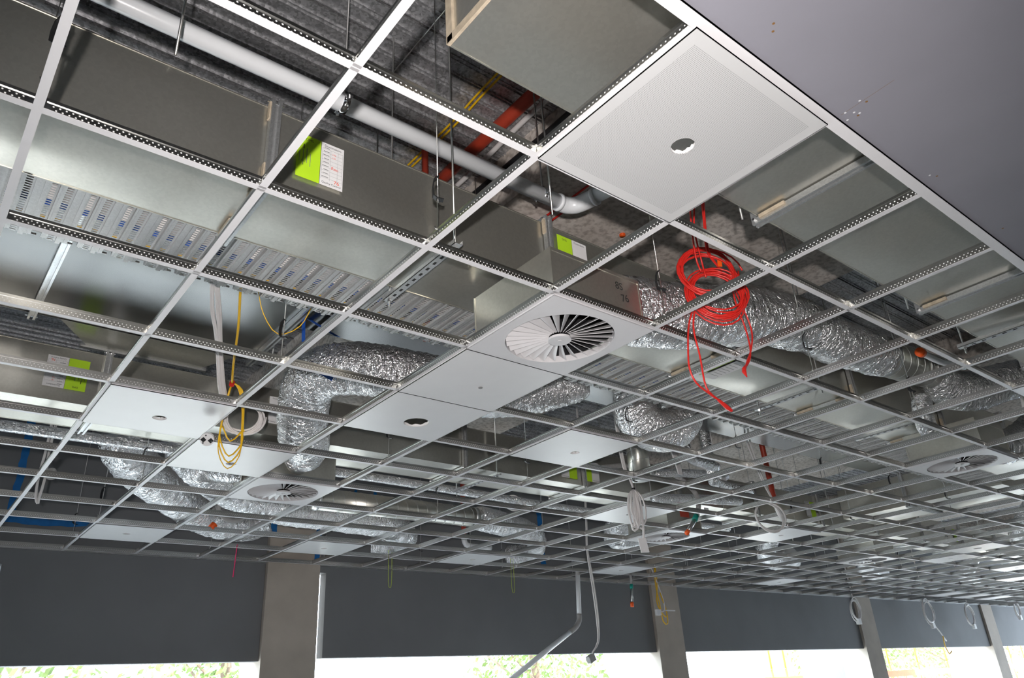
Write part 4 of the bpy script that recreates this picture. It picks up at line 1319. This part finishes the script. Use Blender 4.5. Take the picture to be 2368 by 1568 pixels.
MB().cyl((2.13, 5.42, 3.07), (2.10, 5.42, 3.03), 0.030, 12).build('orange_cap', M_ORANGE, h3, smooth=True)
h4 = thing('drip_hose', 'braided hose loop with an orange cap hanging by the bare spiral pipe', 'hose')
MB().tube(spline([(4.85, 0.42, 3.40), (5.05, 0.40, 3.38), (5.3, 0.35, 3.38)], 0.02), 0.020, 12).build('hose', M_PVC, h4, smooth=True)
MB().cyl((4.85, 0.42, 3.40), (4.81, 0.42, 3.40), 0.030, 12).build('orange_cap', M_ORANGE, h4, smooth=True)
MB().tube(spline([(5.9, 0.10, 3.50), (5.98, 0.16, 3.30), (5.98, 0.22, 3.12), (5.92, 0.25, 3.05), (5.86, 0.25, 3.09), (5.88, 0.24, 3.25)], 0.02), 0.017, 12).build('braided_loop', M_WIREW, h4, smooth=True)

lc = thing('grey_cable_loop', 'short grey cable doubled in a narrow loop at the grid over the painted wall', 'cable')
for k in range(2):
    cable('flex', [(0.66 + 0.03 * k, 4.6, 3.6), (0.66 + 0.02 * k, 4.6, 3.3), (0.65 + 0.04 * k, 4.6, 3.1), (0.66 + 0.02 * k, 4.6, 2.96), (0.68, 4.6, 2.92)], 0.009, M_WIREW, lc, 7, 0.05)
MB().cyl((0.72, 4.6, 3.15), (0.72, 4.57, 3.10), 0.03, 12).build('plug', M_GREY, lc)

yl2 = thing('yellow_cable_loop', 'tangle of yellow and white cable ends hanging in front of the second column', 'cable coil')
for k in range(2):
    cable('yellow_flex', [(8.92 + 0.02 * k, 6.35, 3.2), (8.90 + 0.03 * k, 6.35, 2.95), (8.93 - 0.05 * k, 6.35, 2.7), (8.96 + 0.03 * k, 6.35, 2.45 + 0.08 * k), (9.05, 6.35, 2.42 + 0.1 * k), (9.06, 6.35, 2.6), (8.97, 6.35, 2.85)], 0.009, M_YEL, yl2, 6, 0.05)
cable('white_flex', [(8.85, 6.35, 3.2), (8.95, 6.35, 2.95), (9.02, 6.35, 2.75), (9.02, 6.35, 2.6), (8.92, 6.35, 2.58)], 0.010, M_WIREW, yl2, 6, 0.05)
MB().box(8.83, 8.92, 6.33, 6.37, 2.53, 2.61).build('connector', M_LABELW, yl2)
MB().obox((9.15, 6.35, 2.60), (0.10, 0, 0.0), (0, 0.008, 0), (0, 0, 0.008)).build('connector', M_LABELW, yl2)

def wall_coil(x, label, z, r, tail=0):
    t = thing('white_cable_coil', label, 'cable coil')
    cable('drop_cable', [(x - 0.02, 6.3, 4.49 if any(a < x < b_ for a, b_ in beams) else 4.88), (x - 0.02, 6.3, 3.6), (x, 6.3, 3.05), (x - 0.02, 6.3, z + r)], 0.011, M_WIREW, t, 6, 0.06)
    coil('coil_loops', (x, 6.3, z), r, 4, 0.011, M_WIREW, t, int(x * 10), U=Vector((1, 0, 0)), V=Vector((0, 0, 1)), spread=0.025, squash=1.1)
    if tail:
        cable('tail_flex', [(x + 0.05, 6.3, z - r), (x + 0.3, 6.3, z - r - 0.2), (x + 0.45, 6.3, z - r - 0.35)], 0.011, M_WIREW, t, 6, 0.06)
        cable('yellow_flex', [(x + 0.35, 6.3, z - r - 0.25), (x + 0.32, 6.3, z - r - 0.45), (x + 0.42, 6.3, z - r - 0.6), (x + 0.55, 6.3, z - r - 0.55)], 0.011, M_YEL, t, 6, 0.06)
    MB().box(x - 0.05, x + 0.05, 6.26, 6.32, z - r - 0.1, z - r).build('plug_top', M_LABELW, t)
wall_coil(14.42, 'small white cable coil hanging in front of the third column', 2.72, 0.17)
wall_coil(17.45, 'larger white cable coil with a yellow end hanging above the orange rail', 2.72, 0.22, 1)
wall_coil(19.5, 'white cable coil with a plug hanging between the third and fourth columns', 2.70, 0.2)
wall_coil(22.4, 'last white cable loop before the end of the far wall', 2.88, 0.15)
nl = thing('white_cable_coil', 'loose white cable turns slung under the far duct trapeze', 'cable coil')
coil('coil_loops', (4.62, 4.33, 3.28), 0.09, 4, 0.008, M_WIREW, nl, 77, spread=0.014, squash=0.7)

# setting-out strings hanging at the far wall
for x, z0, z1, m, lab in ((2.54, 3.0, 2.73, M_PINK, 'pink setting-out string hanging beside the first column'),
                          (4.22, 3.0, 2.70, M_LIMESTR, 'lime string loop hanging below the curled foil duct'),
                          (5.91, 3.0, 2.70, M_LIMESTR, 'lime string loop hanging beside the kinked white pipe')):
    t = thing('string_line', lab, 'string', (x, 6.0, z1))
    if m is M_PINK:
        MB().cyl((0, 0, 0), (0.01, 0, z0 - z1 + 0.04), 0.0045, 6).build('strand', m, t)
    else:
        cable('strand', [(-0.02, 0, z0 - z1 + 0.1), (-0.02, 0, 0.05), (0, 0, 0), (0.02, 0, 0.05), (0.02, 0, z0 - z1 + 0.1)], 0.003, m, t, 6, 0.04)

# ------------------------------------------------------------------ outdoors beyond the far wall
structure(MB().box(-60, 90, 7.0, 90, -0.35, -0.15).build('ground', M_GROUND))
def tree(x, y, hgt, rad, seed, label, zc=None):
    rs = random.Random(seed)
    t = thing('tree', label, 'tree', (x, y, -0.15), 'trees outside the windows')
    tr_ = MB()
    tr_.tube(spline([(0, 0, 0), (0.1, 0, hgt * 0.3), (-0.05, 0.1, hgt * 0.7)], 0.3), 0.12, 8, radf=lambda i, k: 0.14 - 0.004 * i)
    for k in range(6):
        a = k * 1.05
        tr_.cyl((0, 0, hgt * (0.25 + 0.07 * k)), (rad * 0.7 * math.cos(a), rad * 0.7 * math.sin(a), hgt * (0.45 + 0.08 * k)), 0.03, 6)
    tr_.build('trunk', M_BARK, t)
    mb = MB()
    for k in range(2600):
        while True:
            p = Vector((rs.uniform(-1, 1), rs.uniform(-1, 1), rs.uniform(-1, 1)))
            if 0.15 < p.length < 1:
                break
        p = Vector((p.x * rad, p.y * rad, p.z * hgt * 0.45 + hgt * 0.55))
        a = Vector((rs.gauss(0, 1), rs.gauss(0, 1), rs.gauss(0, 1))).normalized()
        b_ = a.orthogonal().normalized()
        s_ = rs.uniform(0.05, 0.11)
        c = a.cross(b_)
        mb.quad(p - b_ * s_, p + c * s_ * 0.5, p + b_ * s_, p - c * s_ * 0.5)
    mb.build('crown', M_LEAF, t)
for k, (x, y, hgt, rad) in enumerate(((1.5, 12.5, 5.2, 1.9), (5.6, 14.5, 4.6, 1.6), (13.0, 14.0, 4.5, 1.8), (27.0, 13.5, 5.2, 2.2), (32.0, 15.5, 5.6, 2.4), (37.5, 14.5, 5.0, 2.2), (46.0, 17.0, 5.5, 2.5))):
    tree(x, y, hgt, rad, 50 + k, ('leafy tree outside the opening before the first column', 'slim leafy tree just beside the bright sheeted gap', 'pale tree behind the hanging socket block', 'leafy tree behind the yellow props', 'tall leafy tree behind the orange rail', 'leafy tree beside the white sheet', 'leafy tree against the brick house')[k])
for x0, x1, lab in ((15.0, 17.4, 'white hoarding sheet standing outside before the third column'), (21.8, 24.2, 'white hoarding sheet standing outside before the fourth column'), (5.0, 8.4, 'white hoarding sheet outside the first long opening')):
    t = thing('hoarding', lab, 'hoarding', ((x0 + x1) / 2, 8.0, -0.15))
    MB().box(-(x1 - x0) / 2, (x1 - x0) / 2, 0, 0.03, 0, 3.2 if x0 > 9 else 1.9).build('sheet', M_HOARD, t)
    for s_ in (-1, 1):
        MB().box(s_ * (x1 - x0) * 0.4 - 0.03, s_ * (x1 - x0) * 0.4 + 0.03, 0.03, 0.09, 0, 3.2 if x0 > 9 else 1.9).build('batten', M_RAILT, t)
for x in (15.7, 16.25, 17.6, 21.0, 22.6, 24.4, 29.1, 30.2):
    t = thing('scaffold_prop', 'yellow scaffold prop standing outside the openings', 'prop', (x, 9.2, -0.15), 'yellow props outside')
    MB().cyl((0, 0, 0), (0, 0, 2.0), 0.030, 10).build('outer_tube', M_PROPY, t, smooth=True)
    MB().cyl((0, 0, 2.0), (0, 0, 3.6), 0.023, 10).build('inner_tube', M_PROPY, t, smooth=True)
    MB().box(-0.07, 0.07, -0.07, 0.07, 0, 0.008).build('base_plate', M_PROPY, t)
    MB().cyl((-0.05, 0, 1.98), (0.05, 0, 1.98), 0.012, 8).build('pin', M_STEEL, t)
for x0, x1, z, m, lab in ((19.2, 21.6, 1.60, M_RAILO, 'orange painted rail outside the third opening'), (21.7, 24.3, 1.60, M_RAILT, 'tan timber rail end to end with the orange rail'), (14.6, 17.2, 1.60, M_RAILO, 'orange rail with a tan tip outside the second opening'), (26.6, 31.0, 1.62, M_RAILO, 'orange rail outside the last opening')):
    t = thing('guard_rail', lab, 'rail', ((x0 + x1) / 2, 8.9, z))
    MB().box(-(x1 - x0) / 2, (x1 - x0) / 2, -0.03, 0.03, -0.07, 0.07).build('beam', m, t)
    for k in range(3):
        q = -(x1 - x0) / 2 + (x1 - x0) * (k + 0.5) / 3
        MB().box(q - 0.02, q + 0.02, 0.031, 0.06, -z - 0.15, 0.05).build('stake', M_RAILT, t)
bh = thing('brick_house', 'brick house with a dark window beyond the last opening', 'building', (52, 22, -0.15))
MB().box(-8, 8, 0, 8, 0, 6).build('wall', M_BRICK, bh)
MB().box(-8.4, 8.4, -0.4, 8.4, 6, 6.3).build('roof', M_RAILT, bh)
for x in (-4, 0, 4):
    f = MB().box(x - 0.6, x + 0.6, -0.05, 0.0, 1.2, 2.8).build('window', M_LABELW, bh)
    MB().box(x - 0.5, x + 0.5, -0.07, -0.05, 1.3, 2.7).build('pane', M_GLASSD, f)
